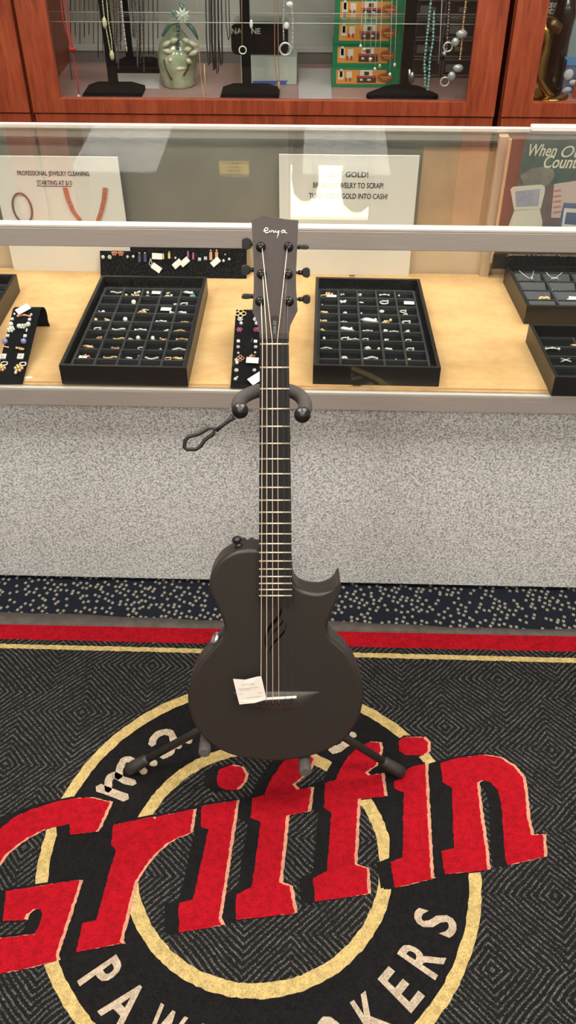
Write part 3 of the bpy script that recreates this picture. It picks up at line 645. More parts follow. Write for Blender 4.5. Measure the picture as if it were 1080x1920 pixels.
def stripe(va0, va1, vb0, vb1, layer, mi):        # v at u=0 and u=1079 for top and bottom edge
    p, q_, r_, s_ = gp(0, va0), gp(1079, va1), gp(1079, vb1), gp(0, vb0)
    def ext(a, b, x): t = (x-a[0])/(b[0]-a[0]); return (x, a[1]+(b[1]-a[1])*t)
    flat([ext(p, q_, -1.15), ext(s_, r_, -1.15), ext(s_, r_, 1.1), ext(p, q_, 1.1)], layer, mi)
yb0, yb1 = gp(0, 1170), gp(1079, 1192)
mb.cur = 0
def edge(x, v0, v1): a, b = gp(0, v0), gp(1079, v1); return a[1]+(b[1]-a[1])*(x-a[0])/(b[0]-a[0])
A_ = [(-1.2, -1.5), (1.15, -1.5), (1.15, edge(1.15, 1168, 1191)), (-1.2, edge(-1.2, 1168, 1191))]
mb.prism(A_, ident, .0012, MZ)
stripe(1170, 1193, 1198, 1222, 1, 2); 
stripe(1207, 1234, 1215, 1243, 1, 3)
C0 = (-.0869, -.6838)
def ring(r0, r1, mi, layer, n=150):
    mb.cur = mi; z = MZ+layer*.00012; o = len(mb.v)
    for i in range(n):
        a = 2*PI*i/n; e0, e1 = random.uniform(-.0012, .0012), random.uniform(-.0012, .0012)
        mb.v += [Vector((C0[0]+(r0+e0)*math.cos(a), C0[1]+(r0+e0)*math.sin(a), z)), Vector((C0[0]+(r1+e1)*math.cos(a), C0[1]+(r1+e1)*math.sin(a), z))]
    for i in range(n): a, b = o+2*i, o+2*((i+1) % n); mb.face([a, a+1, b+1, b])
ring(.250, .405, 1, 1); ring(.3985, .4217, 3, 2, 260); ring(.2310, .2565, 3, 2, 200)
# arc lettering
def arc_text(ch, ang, r0, h, wd, layer):
    V, F, tw = text2d(ch, .022); mb.cur = 4; z = MZ+layer*.00012; o = len(mb.v); a0 = math.radians(ang)
    for x, y in V:
        r = r0-(y/.72)*h; a = a0+x*wd/tw/((r0+r0-h)/2)
        mb.v.append(Vector((C0[0]+r*math.cos(a), C0[1]+r*math.sin(a), z)))
    for f in F: mb.face([i+o for i in f])
for ch, ang, wd in (('P', -139.2, .036), ('A', -128.2, .050), ('W', -114.6, .062), ('N', -101.0, .048), ('B', -89.5, .042), ('R', -78, .044), ('O', -66.2, .052), ('K', -53.2, .044), ('E', -42.0, .038), ('R', -31.0, .042), ('S', -19.2, .040)):
    arc_text(ch, ang, .382, .076, wd, 3)
def stroke(pts, w_, layer, mi):
    P = [Vector(gp(u, v)) for u, v in pts]; L, R_ = [], []
    # rounded path
    Q = []
    for i in range(len(P)-1):
        for k in range(4): Q.append(P[i].lerp(P[i+1], k/4))
    Q.append(P[-1])
    if len(P) > 2: Q = [Q[0]]+[(Q[i-1]+Q[i]*2+Q[i+1])/4 for i in range(1, len(Q)-1)]+[Q[-1]]
    mb.cur = mi; z = MZ+layer*.00012
    for i, p in enumerate(Q):
        t = (Q[min(i+1, len(Q)-1)]-Q[max(0, i-1)]).normalized(); n = Vector((-t.y, t.x)); j = 1+random.uniform(-.12, .12)
        L.append(p+n*w_/2*j); R_.append(p-n*w_/2*j)
    t0 = (Q[0]-Q[1]).normalized()*w_*.4; t1 = (Q[-1]-Q[-2]).normalized()*w_*.4
    o = len(mb.v); mb.v += [Vector((p.x, p.y, z)) for p in L+R_]; n = len(Q)
    for i in range(n-1): mb.face([o+i, o+n+i, o+n+i+1, o+i+1])
    e = len(mb.v); mb.v += [Vector(((Q[0]+t0).x, (Q[0]+t0).y, z)), Vector(((Q[-1]+t1).x, (Q[-1]+t1).y, z))]
    mb.face([o, e, o+n]); mb.face([o+n-1, o+2*n-1, e+1])
stroke([(185, 1477), (236, 1496)], .0175, 3, 4)
stroke([(203, 1482), (203, 1464), (209, 1454), (218, 1454), (232, 1463), (251, 1468)], .0155, 3, 4)
stroke([(222, 1458), (224, 1442), (231, 1426), (240, 1423), (254, 1430), (268, 1437)], .0155, 3, 4)
def dot(u, v, r, mi=4, layer=3): c = gp(u, v); flat([(c[0]+r*math.cos(2*PI*i/10), c[1]+r*math.sin(2*PI*i/10)) for i in range(10)], layer, mi)
dot(288, 1431, .0085); dot(269, 1446, .0085); dot(335, 1399, .0075); dot(354, 1389, .0085)
stroke([(285, 1396), (287, 1386), (295, 1377), (308, 1372), (320, 1374), (325, 1384), (324, 1402), (318, 1413), (304, 1418)], .0155, 3, 4)
stroke([(622, 1406), (636, 1404), (650, 1395)], .019, 3, 4); dot(662, 1378, .008)
LET = {
 'G': [(206, 1505), (170, 1496), (135, 1498), (100, 1505), (60, 1518), (30, 1531), (0, 1555), (-40, 1592), (-75, 1640), (-95, 1700), (-95, 1760), (-70, 1800), (-40, 1820), (0, 1826), (50, 1817), (107, 1801), (104, 1793), (150, 1652), (143, 1651), (12, 1671), (5, 1727), (45, 1726), (50, 1715), (62, 1706), (75, 1706), (80, 1715), (75, 1735), (65, 1752), (0, 1760), (-20, 1758), (-38, 1745), (-45, 1720), (-42, 1690), (-30, 1655), (0, 1617), (12, 1600), (50, 1572), (82, 1556), (107, 1550), (130, 1545), (132, 1565), (180, 1560), (186, 1550)],
 'r': [(213, 1547), (285, 1532), (290, 1536), (297, 1531), (363, 1517), (357, 1561), (350, 1565), (330, 1572), (310, 1584), (295, 1597), (277, 1617), (260, 1642), (252, 1657), (240, 1705), (225, 1765), (229, 1772), (222, 1770), (142, 1786), (155, 1732), (180, 1726), (217, 1595), (209, 1582), (211, 1560)],
 'i': [(377, 1512), (444, 1501), (410, 1722), (416, 1735), (336, 1749), (335, 1694), (362, 1687), (391, 1557), (377, 1550)],
 'd1': [(406, 1466), (411, 1443), (432, 1435), (452, 1439), (461, 1452), (457, 1467), (443, 1481), (422, 1482), (409, 1474)],
 'f': [(528, 1432), (515, 1451), (505, 1468), (496, 1491), (473, 1497), (470, 1534), (489, 1542), (472, 1664), (443, 1677), (442, 1725), (548, 1714), (552, 1712), (543, 1662), (524, 1655), (537, 1530), (577, 1522), (584, 1477), (556, 1481), (548, 1472), (560, 1462), (580, 1443), (588, 1423), (578, 1416), (560, 1414), (540, 1420)],
 'g': [(664, 1408), (651, 1421), (638, 1442), (630, 1462), (609, 1469), (608, 1515), (621, 1524), (613, 1634), (587, 1647), (591, 1691), (690, 1677), (687, 1629), (664, 1621), (671, 1499), (721, 1494), (715, 1451), (690, 1454), (684, 1449), (703, 1437), (713, 1408), (711, 1393), (690, 1392), (674, 1400)],
 'd2': [(748, 1390), (757, 1383), (793, 1383), (802, 1393), (802, 1408), (793, 1417), (760, 1416), (748, 1408)],
 'j': [(766, 1440), (797, 1433), (802, 1541), (808, 1645), (812, 1648), (740, 1665), (732, 1617), (755, 1608), (757, 1486), (740, 1480), (738, 1465), (754, 1460)],
 'n': [(825, 1432), (854, 1423), (903, 1416), (934, 1420), (962, 1437), (980, 1459), (985, 1492), (988, 1529), (996, 1566), (1018, 1566), (1020, 1607), (952, 1623), (946, 1608), (940, 1507), (934, 1483), (918, 1466), (903, 1463), (894, 1468), (900, 1523), (909, 1584), (914, 1632), (834, 1640), (827, 1597), (851, 1590), (847, 1477), (830, 1466)]}
WL = {k: [gp(u, v) for u, v in L] for k, L in LET.items()}
for n_, (k, P) in enumerate(WL.items()):
    for j, (ox_, oy_) in enumerate(((-.007, -.003), (-.0135, -.004), (-.020, -.004), (-.026, -.002), (0, .005))):
        flat(P, 4+.9*j+.45*(n_ % 2), 1, False, ox_, oy_)
for k, P in WL.items(): flat(P, 9, 5, True, .0062, .0012)
for k, P in WL.items(): flat(P, 10, 2, True)
mt = mb.build('floor_mat', [FIELD, BLACKP, RED, YEL, CREAM, PEACH], recalc=False)
tag(mt, 'black shop floor mat with red Griffin lettering over yellow rings', 'floor mat')
m = MB(); x0, x1 = -1.25, 1.2; n = 60
for i in range(n+1):
    x = x0+(x1-x0)*i/n; e = edge(x, 1168, 1191); b = edge(x, 1147, 1178)+.0035*math.sin(x*9+1)+.0015*math.sin(x*31)
    m.v += [Vector((x, e-.004, MZ+.0003)), Vector((x, e+.006, MZ-.0006)), Vector((x, b, .0016)), Vector((x, b, .0004)), Vector((x, e-.004, .0004))]
for i in range(n):
    for j in range(5): m.face([i*5+j, i*5+(j+1) % 5, (i+1)*5+(j+1) % 5, (i+1)*5+j], j < 2)
m.build('rubber_border', RUB, mt)

# ---------------------------------------------------------------- guitar
DN = 1.41
def rn(u, v): w_ = ray(u, v); return w_/w_.dot(_f)
Np = CAM+rn(514, 645)*DN; Sp = CAM+rn(518.5, 1308)*(DN*1.16)
AX = (Np-Sp).normalized(); EX = (_r2-AX*_r2.dot(AX)).normalized(); NO = EX.cross(AX).normalized()
FB = .010                              # strings / fretboard height over the face
ORG = Sp-NO*FB
def gl(u, v, n=0.0):                   # pixel -> local (a, b) on plane n above the face
    P0 = ORG+NO*n; w_ = ray(u, v); p = CAM+w_*((P0-CAM).dot(NO)/w_.dot(NO)); d = p-P0
    return d.dot(EX), d.dot(AX)
b_bot = gl(518, 1427)[1]
BASE = ORG+AX*b_bot
gt = thing('acoustic_guitar', BASE, 'dark grey cutaway travel acoustic guitar leaning on a black floor stand', 'guitar')
gt.rotation_mode = 'QUATERNION'
gt.rotation_quaternion = Matrix((EX, -NO, AX)).transposed().to_quaternion(); gt['_local'] = 1
def L3(a, b, n): return Vector((a, -n, b-b_bot))
def LP(u, v, n=0.0, at=None): a, b = gl(u, v, n if at is None else at); return L3(a, b, n)
def smooth_closed(P, per=6):
    out = []; n = len(P)
    for i in range(n):
        p0, p1, p2, p3 = [Vector(P[(i+k-1) % n]) for k in range(4)]
        for j in range(per):
            t = j/per; out.append(.5*((2*p1)+(p2-p0)*t+(2*p0-5*p1+4*p2-p3)*t*t+(3*p1-p0-3*p2+p3)*t**3))
    return out
BO = [(470, 1031), (450, 1033), (436, 1037), (416, 1049), (402, 1066), (393, 1088), (393, 1110), (401, 1130), (411, 1150), (417.5, 1165), (421, 1180), (417, 1196), (408, 1208), (392, 1224), (375, 1244), (362, 1268), (354.5, 1291), (352, 1312), (356, 1336), (364, 1359), (378, 1380), (398, 1399), (429, 1415), (467, 1424.5), (501, 1428), (535, 1427), (570, 1422), (604, 1412), (631, 1398), (655, 1377), (672, 1350), (680, 1322), (682, 1303), (679, 1285), (672, 1264), (661, 1242), (648, 1223), (632, 1208), (620, 1196), (614.5, 1184), (615, 1171), (620.5, 1156), (629, 1137), (636, 1118), (639.5, 1102)]
CUT = [(637.5, 1094), (634.5, 1095), (630, 1101), (619, 1108), (601, 1113), (583, 1112.5), (566, 1107.5), (555, 1099), (549, 1085), (546, 1060), (530, 1045), (500, 1038), (485, 1032)]
def arcs(pts): return [Vector(gl(u, v)) for u, v in pts]
body = smooth_closed([tuple(p) for p in arcs(BO)+arcs(CUT)], 5)
TIP = Vector(gl(636, 1094))
def offs(P, d0):
    n = len(P); out = []
    for i in range(n):
        d = d0*min(1.0, max(0.0, ((P[i]-TIP).length-.006)/.03))
        t = (P[(i+1) % n]-P[i-1]); t.normalize(); out.append(P[i]+Vector((t.y, -t.x))*d)
    return out
area = sum(body[i].x*body[(i+1) % len(body)].y-body[(i+1) % len(body)].x*body[i].y for i in range(len(body)))
sg_ = -1 if area > 0 else 1            # inward direction sign for offs
TH = .062; m = MB(); nb = len(body); rings = []
prof = [(.0055, 0.0), (.0028, -.0008), (.0009, -.0028), (0, -.0055)]+[(0, -TH*k/5) for k in range(1, 4)]+[(0, -TH+.016), (.003, -TH+.008), (.008, -TH+.002), (.014, -TH)]
for ins, z in prof:
    Q = offs(body, sg_*ins) if ins > 0 else body; rings.append(len(m.v)); m.v += [L3(p.x, p.y, z) for p in Q]
for k in range(len(rings)-1):
    a, b = rings[k], rings[k+1]
    for i in range(nb): m.face([a+i, a+(i+1) % nb, b+(i+1) % nb, b+i], True)
m.face([rings[0]+i for i in range(nb)]); m.face([rings[-1]+i for i in range(nb)])
body_o = m.build('body', CARBON, gt)
# neck + headstock
def quad_prism(m, pts, n0, n1, at): 
    P = [gl(u, v, at) for u, v in pts]; m.prism(P, L3, n0, n1)
m = MB()
fb_top = .0075
secs = [((487, 541), 628), ((486.5, 545), 880), ((485.3, 547.5), 1100)]
for (ul, ur), v in secs:
    al, b = gl(ul, v, fb_top); ar, _ = gl(ur, v, fb_top); c, h = (al+ar)/2, (ar-al)/2
    for j in range(9):
        a = PI*j/8; m.v.append(L3(c-h*math.cos(a), b, .002-.021*math.sin(a)**.8))
for k in range(2):
    o = k*9
    for j in range(8): m.face([o+j, o+j+1, o+j+10, o+j+9], True)
    m.face([o, o+9, o+17, o+8])
m.face(list(range(9))); m.face(list(range(18, 27))); m.build('neck', CARBON, gt)
HS = [(471.5, 413), (493, 404), (508, 407), (535, 412), (559.5, 414), (557.5, 457), (555, 514), (555.5, 545), (558, 583), (551, 597), (544.5, 610), (542, 625), (541.8, 640), (486.7, 640), (486, 625), (483, 608), (478, 594), (473, 585), (475.6, 545), (476, 514), (473.8, 457)]
m = MB(); quad_prism(m, HS, -.012, .003, .003); m.build('headstock', mat('satin_carbon_head_lit', (74, 66, 62), .5, bump=.05, bscale=900), gt)  # carbon tone lightened here for the light the headstock reflects
fbm = mat('black_fretboard', (13, 12, 12), .6); frm = mat('fret_wire', (240, 222, 196), .3, .6)
m = MB(); quad_prism(m, [(487.2, 634), (541.3, 634), (548, 1131), (485, 1131)], .0005, fb_top, fb_top); fb = m.build('fretboard', fbm, gt)
m = MB(); quad_prism(m, [(487, 626), (541.5, 626), (541.6, 635), (487, 635)], .002, .009, .009); m.build('nut', mat('nut_dark', (58, 54, 52), .5), gt)
FR = [645, 689, 729, 766.5, 799.5, 831.5, 860.5, 888.5, 914, 938, 960.5, 981.5, 1001, 1019.5, 1036, 1052, 1067, 1081, 1094, 1105.5, 1117]
for i, v in enumerate(FR):
    t = (v-634)/(1131-634); uL, uR = 487.2-2.2*t, 541.3+6.7*t; m = MB()
    m.tube([LP(uL+.3, v, fb_top, fb_top), LP(uR-.3, v, fb_top, fb_top)], .0013, 8); m.build('fret', frm, fb)
NUTX = [492, 500.5, 510.5, 520, 530, 538.5]; SADX = [489.4, 500, 511.5, 522.8, 535.4, 547]
POSTS = [(487.5, 565), (490.5, 514), (489, 463), (541, 463), (540, 514), (542, 565)]
RADS = [.00072, .00066, .0006, .00052, .00032, .00028]
brz = mat('bronze_string', (240, 212, 184), .4, .25); stl = mat('plain_steel_string', (120, 112, 106), .35, .8)
tuner_c = []
for i in range(6):
    m = MB(); side = -1 if i < 3 else 1
    hn = .0108
    s_end = LP(SADX[i], 1308, .0125, .0125); n_end = LP(NUTX[i], 640, hn, hn); pu, pv = POSTS[i]; c = LP(pu-side*2.2, pv+1, .011, .011)
    pin_e = LP(SADX[i], 1317, .0075, .0075)
    m.tube([pin_e, s_end, n_end, c], RADS[i], 6)
    o = m.build('string', brz if i < 4 else stl, gt)
    if i >= 4: tag(o, 'plain steel string')
bp = BLKPL
BT = [((462.5, 457), 'face', (11, 14)), ((461, 506), 'half', (11, 12)), ((463, 555.5), 'edge', (12, 4)), ((570, 463), 'edge', (11, 5)), ((574, 511), 'face', (9, 12)), ((574.5, 561), 'face', (9, 11))]
order = [2, 1, 0, 3, 4, 5]
for k, i in enumerate(order):
    pu, pv = POSTS[i]; side = -1 if i < 3 else 1; m = MB()
    c = LP(pu, pv, .003, .003); up_ = Vector((0, -1, 0))
    m.lathe(c, up_, [(.0074, 0), (.0074, .0010), (.0046, .0014), (.0042, .0022), (.0030, .003), (.0024, .010), (.0028, .0112), (.0022, .0122), (.0005, .0124)], 18)
    hx = LP(pu+side*8, pv, -.018, .003); (bu_, bv_), kind, (hw, hh) = BT[k]
    bc = LP(bu_, bv_, -.014, -.014)
    m.obox(c+Vector((0, .018, 0)), (.008, 0, 0), (0, .003, 0), (0, 0, .010))
    m.tube([Vector((c.x, bc.y, bc.z)), bc], .0022, 8); m.tube([bc-Vector((side*.012, 0, 0)), bc-Vector((side*.006, 0, 0))], .0034, 10)
    t_ = m.build('tuning_machine', bp, gt)
    m = MB(); sc_ = .00066; a, b = hw*sc_, hh*sc_
    prof = [(-1, -.45), (-.8, -.72), (.1, -1), (.8, -.8), (1, -.45), (1, .45), (.8, .8), (.1, 1), (-.8, .72), (-1, .45)]
    th = .0032 if kind != 'edge' else .010
    if kind == 'edge': b = .0032
    m.prism([(bc.x+side*x*a, bc.z+y*b) for x, y in prof], lambda p, q_, h: Vector((p, bc.y+h, q_)), -th, th)
    ob = m.build('tuner_button', bp, t_); bv = ob.modifiers.new('b', 'BEVEL'); bv.width = .0012; bv.segments = 2
# logo, badge
m = MB(); lg = lambda L: [LP(400+x/4.5, 390+y/4.5, .0035, .003) for x, y in L]
for Ls in ([(422, 192), (440, 192), (458, 186), (460, 172), (446, 166), (432, 178), (430, 197), (445, 210), (466, 206), (478, 190), (483, 208), (494, 190), (505, 192), (508, 208), (518, 204), (524, 190), (528, 206), (541, 205), (551, 191)],
           [(553, 190), (549, 220), (538, 254)], [(604, 192), (588, 187), (573, 199), (579, 212), (597, 205), (606, 190), (603, 208), (622, 212)]):
    m.tube(lg(Ls), .00085, 6)
m.build('brand_logo', mat('logo_white', (235, 230, 222), .5), gt)
m = MB(); cu_, cv_ = 516, 614; ov = []
c = LP(515.7, 614, .0034, .003); 
for i in range(24):
    a = 2*PI*i/24; ov.append((c.x+.0068*math.cos(a)*(1+.0*abs(math.cos(a))), c.z+(.0125 if math.sin(a) > 0 else -.0125)+.0065*math.sin(a)))
m.prism(ov, lambda p, q_, h: Vector((p, -h, q_)), .003, .0036)
bd = m.build('name_badge', mat('badge_grey', (44, 42, 41), .5), gt)
m = MB(); put_text(m, 'NOVA GO', Vector((c.x-.0005, -.0038, c.z)), (0, 0, 1), (-1, 0, 0), width=.021, height=.0045, off=.015); m.build('lettering', mat('badge_text', (150, 146, 140), .5), bd)
# sound hole slots
hm = mat('sound_hole_black', (4, 4, 4), .9, spec=.1)
SH = [[(635, 230), (655, 330), (640, 430), (590, 530), (520, 620), (440, 700), (370, 790), (310, 900), (280, 1000), (265, 1100), (270, 1250), (300, 1430), (245, 1290), (220, 1150), (220, 1000), (245, 890), (300, 760), (400, 630), (500, 520), (570, 430), (610, 340)],
      [(695, 540), (690, 610), (640, 690), (560, 780), (470, 880), (400, 980), (375, 1100), (365, 1080), (385, 950), (450, 850), (560, 730), (650, 620)],
      [(725, 790), (725, 890), (620, 1020), (500, 1130), (420, 1220), (370, 1320), (345, 1400), (340, 1340), (380, 1220), (450, 1110), (560, 1010), (660, 900)],
      [(750, 640), (768, 720), (752, 845), (742, 740)]]
for s_ in SH:
    m = MB(); P = [gl(480+x/13.5, 1120+y/13.5) for x, y in s_]; m.prism(P, L3, .0001, .0004); m.build('sound_hole', hm, gt)
# bridge
m = MB()
UE = [(438, 1298), (470, 1297), (520, 1296.5), (560, 1296.5), (598, 1297)]; LE = [(438, 1299), (462, 1320), (515, 1331), (565, 1327), (598, 1299)]
MID = [(438, 1298.5), (468, 1305), (518, 1306), (562, 1303), (598, 1298)]
rows = [(UE, .0003), (MID, .0065), ([(438, 1298.7), (466, 1313), (516, 1320), (563, 1315), (598, 1298.3)], .006), (LE, .0003)]
for L_, h in rows:
    for i, (u, v) in enumerate(L_): m.v.append(LP(u, v, h if 0 < i < 4 else .0004, 0))
for r_ in range(3):
    for i in range(4): m.face([r_*5+i, r_*5+i+1, r_*5+i+6, r_*5+i+5], True)
br = m.build('bridge', mat('bridge_carbon', (58, 52, 49), .4), gt)
m = MB(); m.tube([LP(490, 1310.5, .009, .009), LP(499, 1310, .009, .009), LP(530, 1308.5, .009, .009), LP(556, 1307, .009, .009)], .0026, 8); tag(m.build('saddle', mat('bone_white', (240, 226, 204), .4), br), 'white bone saddle')
for i in range(6):
    m = MB(); c = LP(SADX[i], 1318.5-i*.3, .006, .006); m.lathe(c, (0, -1, 0), [(.0024, 0), (.0030, .0015), (.0026, .003), (.0008, .0035)], 10); m.build('bridge_pin', bp, br)
# controls on the upper side
m = MB(); p = LP(447, 1022, -.022, -.022); m.lathe(p, (-.25, 0, .97), [(.007, -.002), (.0075, .001), (.0055, .002), (.0055, .006), (.0085, .008), (.0085, .0125), (.006, .015)], 14)
m.build('control_knob', BLKPL, gt)
for u in (457, 472):
    m = MB(); p = LP(u, 1011, -.050, -.050); m.lathe(p, (-.08, 0, 1), [(.004, -.004), (.004, .001), (.003, .002)], 12); m.build('control_button', BLKPL, gt)
m = MB(); p = LP(403, 1197, -.020, -.020); m.lathe(p, (-.86, -.1, .5), [(.012, -.004), (.0125, .001), (.010, .003), (.009, .0035), (.0085, .002), (.002, .002)], 20)
tag(m.build('output_jack', mat('chrome', (200, 196, 190), .25, .9), gt), 'chrome round output jack on the left waist')

# price tag hanging on the strings (own thing)
tw = [(437, 1273), (460, 1274.5), (483, 1268.5), (490, 1268.5), (499, 1307), (498, 1312), (478, 1318), (449, 1321), (447, 1314)]
def GW(u, v, n): a, b = gl(u, v, n); return ORG+EX*a+AX*b+NO*n
pt = thing('price_tag', GW(468, 1295, .015), 'white paper price label on the guitar bridge beside the saddle', 'price tag')
m = MB(); P = [GW(u, v, .0150+.0015*math.sin(u*.12)) for u, v in tw]; n = len(P); m.v += P+[p-NO*.0003 for p in P]; m.face(list(range(n))); m.face(list(range(n, 2*n))[::-1])
for i in range(n): m.face([i, n+i, n+(i+1) % n, (i+1) % n])
m.build('paper', mat('tag_paper', (226, 216, 206), .7), pt)
m = MB(); tr_ = (GW(483, 1281, .017)-GW(451, 1284.5, .017)).normalized(); tu_ = (GW(466, 1275, .017)-GW(469, 1290, .017)).normalized(); tu_ = (tu_-tr_*tu_.dot(tr_)).normalized()
put_text(m, '72VT12SSR', GW(465, 1283.5, .0172), tr_, tu_, width=.024, height=.004, off=.006)
for (u, v, wd) in ((465, 1290.5, .037), (458, 1293.5, .018), (452, 1302, .006), (487, 1299, .007), (478, 1307, .022), (464, 1308, .003)):
    c = GW(u, v, .0172); m.obox(c, tr_*wd/2, tu_*.0005, NO*.00005)
m.build('printed_lines', mat('grey_ink', (165, 158, 152), .8), pt)

# ---------------------------------------------------------------- guitar stand
hub = Y(506, 1296, -.465)
st = thing('guitar_stand', (hub.x, hub.y, 0), 'black tubular tripod guitar stand with padded yoke and rubber feet', 'guitar stand')
def W(a, b, n): return ORG+EX*a+AX*b+NO*n
yl, yr = gl(450, 771, .045), gl(567, 779, .045)
by = (yl[1]+yr[1])/2
def bez(pts, n=18):
    pts = [Vector(p) for p in pts]; out = []
    for i in range(n+1):
        t = i/n; q_ = pts[:]
        while len(q_) > 1: q_ = [q_[j].lerp(q_[j+1], t) for j in range(len(q_)-1)]
        out.append(q_[0])
    return out
for (ea, eb_), s_ in ((yl, -1), (yr, 1)):
    P = bez([W(.0, by+.016, -.044), W(s_*.03, by+.020, -.044), W(ea+s_*.012, by+.003, -.040), W(ea+s_*.008, eb_, .0), W(ea, eb_, .040)])
    MB().tube(P, .0112, 14).build('yoke_arm', FOAM, st)
    m = MB(); m.lathe(W(ea, eb_, .040), NO, [(.0125, -.003), (.0130, .002), (.0115, .0055), (.0075, .006), (.007, .0085), (.0035, .0105), (.0005, .011)], 20); m.build('end_cap', BLKPL, st)
def sp(x, y): u, v = 330+x/4, 720+y/4; a, b = gl(u, v, .040); return W(a, b, .040)
m = MB(); m.tube([sp(430, 245), sp(400, 272), sp(350, 310), sp(300, 350)], [.0055, .0036, .0027, .0036], 8, flat=.6, up=NO)
m.tube([sp(x, y) for x, y in ((290, 335), (245, 330), (170, 375), (95, 395), (68, 425), (62, 475), (80, 490), (150, 490), (185, 465), (215, 420), (280, 375))], .0032, 8, closed=True, flat=.6, up=NO)
m.build('safety_strap', mat('black_rubber', (32, 29, 27), .5), st)
top = W(0, by-.01, -.052)
polet = W(0, by, -.052)
foot3 = Vector((hub.x+.01, -.12, .012))
pb = W(.01, b_bot+.10, -.085)
m = MB().tube([W(0, by+.004, -.050), W(0, by-.05, -.075), W(.0, (by+b_bot)/2, -.085), pb, hub], .008, 12); m.build('pole', BLKMT, st)
MB().lathe(hub+Vector((0, 0, -.02)), (0, 0, 1), [(.016, 0), (.019, .005), (.019, .035), (.015, .04)], 16).build('hub_collar', BLKPL, st)
for P in (G(243, 1442, .016), G(752, 1448, .016), foot3):
    d = (P-hub).normalized(); lg_ = MB().tube([hub, P], .0082, 12).build('leg', BLKMT, st)
    m = MB(); m.tube([P-d*.052, P-d*.045, P-d*.03, P-d*.028, P-d*.012, P+d*.002, P+d*.004], [.0085, .0115, .0118, .0128, .0132, .0130, .008], 14); m.build('rubber_foot', mat('rubber_tip', (38, 35, 33), .55), lg_)
cl, cr = Y(383, 1411, -.603), Y(572, 1447, -.618)
rl, rr = cl-NO*.115, cr-NO*.115
for a_, b_ in ((cl, rl), (cr, rr)):
    arm = MB().tube([b_, a_-NO*.004], .006, 10).build('cradle_arm', BLKMT, st)
    m = MB(); m.tube([b_+NO*.02, a_-NO*.002, a_, a_+NO*.003], [.0112, .0112, .0105, .008], 14); m.build('foam_sleeve', FOAM, arm)
MB().tube([rl, rl.lerp(hub, .5)+Vector((0, .01, 0)), hub, rr.lerp(hub, .5)+Vector((0, .01, 0)), rr], .006, 10).build('cradle_bar', BLKMT, st)

# ---------------------------------------------------------------- wall cabinets behind the counter
CY, CB, SHZ = 1.2, 1.68, .784
def front(u, v, y): return Y(u, v, y)
GREYB = mat('grey_back_board', (186, 182, 174), .8, vary=.06)
def cabinet(x0, x1, label, zsh=(1.19,)):
    t = thing('display_cabinet', ((x0+x1)/2, (CY+CB)/2, 0), label, 'cabinet', None); H = 2.06
    m = MB(); m.box(x0, x0+.018, CY+.024, CB, .02, H); m.box(x1-.018, x1, CY+.024, CB, .02, H); m.box(x0, x1, CY+.024, CB, H, H+.02); m.box(x0+.018, x1-.018, CY+.024, CB, .76, SHZ)
    m.box(x0+.005, x1-.005, CY+.003, CY+.0235, .02, .7625); m.build('carcass', WOOD, t)
    MB().box(x0+.018, x1-.018, CB-.012, CB-.002, SHZ, H).build('back_board', GREYB, t)
    MB().box(x0+.0181, x1-.0181, CY+.03, CB-.012, SHZ, SHZ+.0012).build('shelf_surface', mat('shelf_plum_wood', (165, 132, 126), .35, vary=.1, vscale=8), t)
    d = MB(); w_ = .087; z0, z1, zi = .767, 2.05, .806
    d.box(x0+.003, x0+w_, CY, CY+.022, z0, z1); d.box(x1-w_, x1-.003, CY, CY+.022, z0, z1); d.box(x0+w_, x1-w_, CY, CY+.022, z0, zi); d.box(x0+w_, x1-w_, CY, CY+.022, z1-.085, z1)
    do = d.build('door', WOOD, t)
    MB().box(x0+w_-.004, x1-w_+.004, CY+.012, CY+.016, zi-.003, z1-.08).build('glass_pane', CGLS, do)
    for z in zsh: MB().box(x0+.02, x1-.02, CY+.06, CB-.02, z, z+.008).build('glass_shelf', GLS, t)
    return t
cabinet(-.838, .508, 'cherry wood glass-door cabinet in the middle behind the counter, holding necklaces')
cabinet(-2.2, -.843, 'cherry wood cabinet at the far left behind the counter, only its door edge showing')
cabinet(.523, 1.9, 'cherry wood glass-door cabinet at the right behind the counter, holding a brass statue')
a = Y(997, 241, YB-.02)
tag(MB().prism(rrect(a.x, XR, YB-.022, YB+.002, .006), ident, .9632, .9705).build('rail_cap', mat('white_aluminium', (226, 220, 212))), 'white metal cap strip lying on the back rail at the right', 'trim strip')
# narrow ledge with bright edge and the rail at the back
lz = Y(540, 43, 1.27).z; ly = G(540, 25, lz).y
t = thing('glass_ledge', (-.16, 1.28, lz), 'narrow clear glass ledge with bright edges crossing the middle cabinet', 'shelf')
MB().box(-.82, .49, 1.27, ly, lz-.003, lz+.003).build('glass_plate', GLS, t)
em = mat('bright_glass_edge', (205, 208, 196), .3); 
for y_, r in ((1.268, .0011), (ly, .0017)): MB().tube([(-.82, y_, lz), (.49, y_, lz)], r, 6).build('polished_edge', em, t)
rz = Y(590, 90, 1.64).z
m = MB().box(-.815, .485, 1.640, 1.666, SHZ+.0015, rz-.012); m.cur = 1; m.box(-.815, .485, 1.636, 1.666, rz-.012, rz)
tag(m.build('light_channel', [mat('channel_grey', (118, 112, 106), .6), mat('channel_cream', (190, 186, 176), .5)]), 'grey channel with pale top along the back of the middle cabinet', 'rail')
def sheet(pts, label, c=(190, 182, 182)):
    P = [G(u, v, SHZ+.0022) for u, v in pts]; m = MB(); n = len(P); m.v += P+[p-Vector((0, 0, .0006)) for p in P]; m.face(list(range(n))); m.face(list(range(n, 2*n))[::-1])
    for i in range(n): m.face([i, n+i, n+(i+1) % n, (i+1) % n])
    tag(m.build('paper_sheet', mat('sheet_paper', c, .6)), label, 'paper')
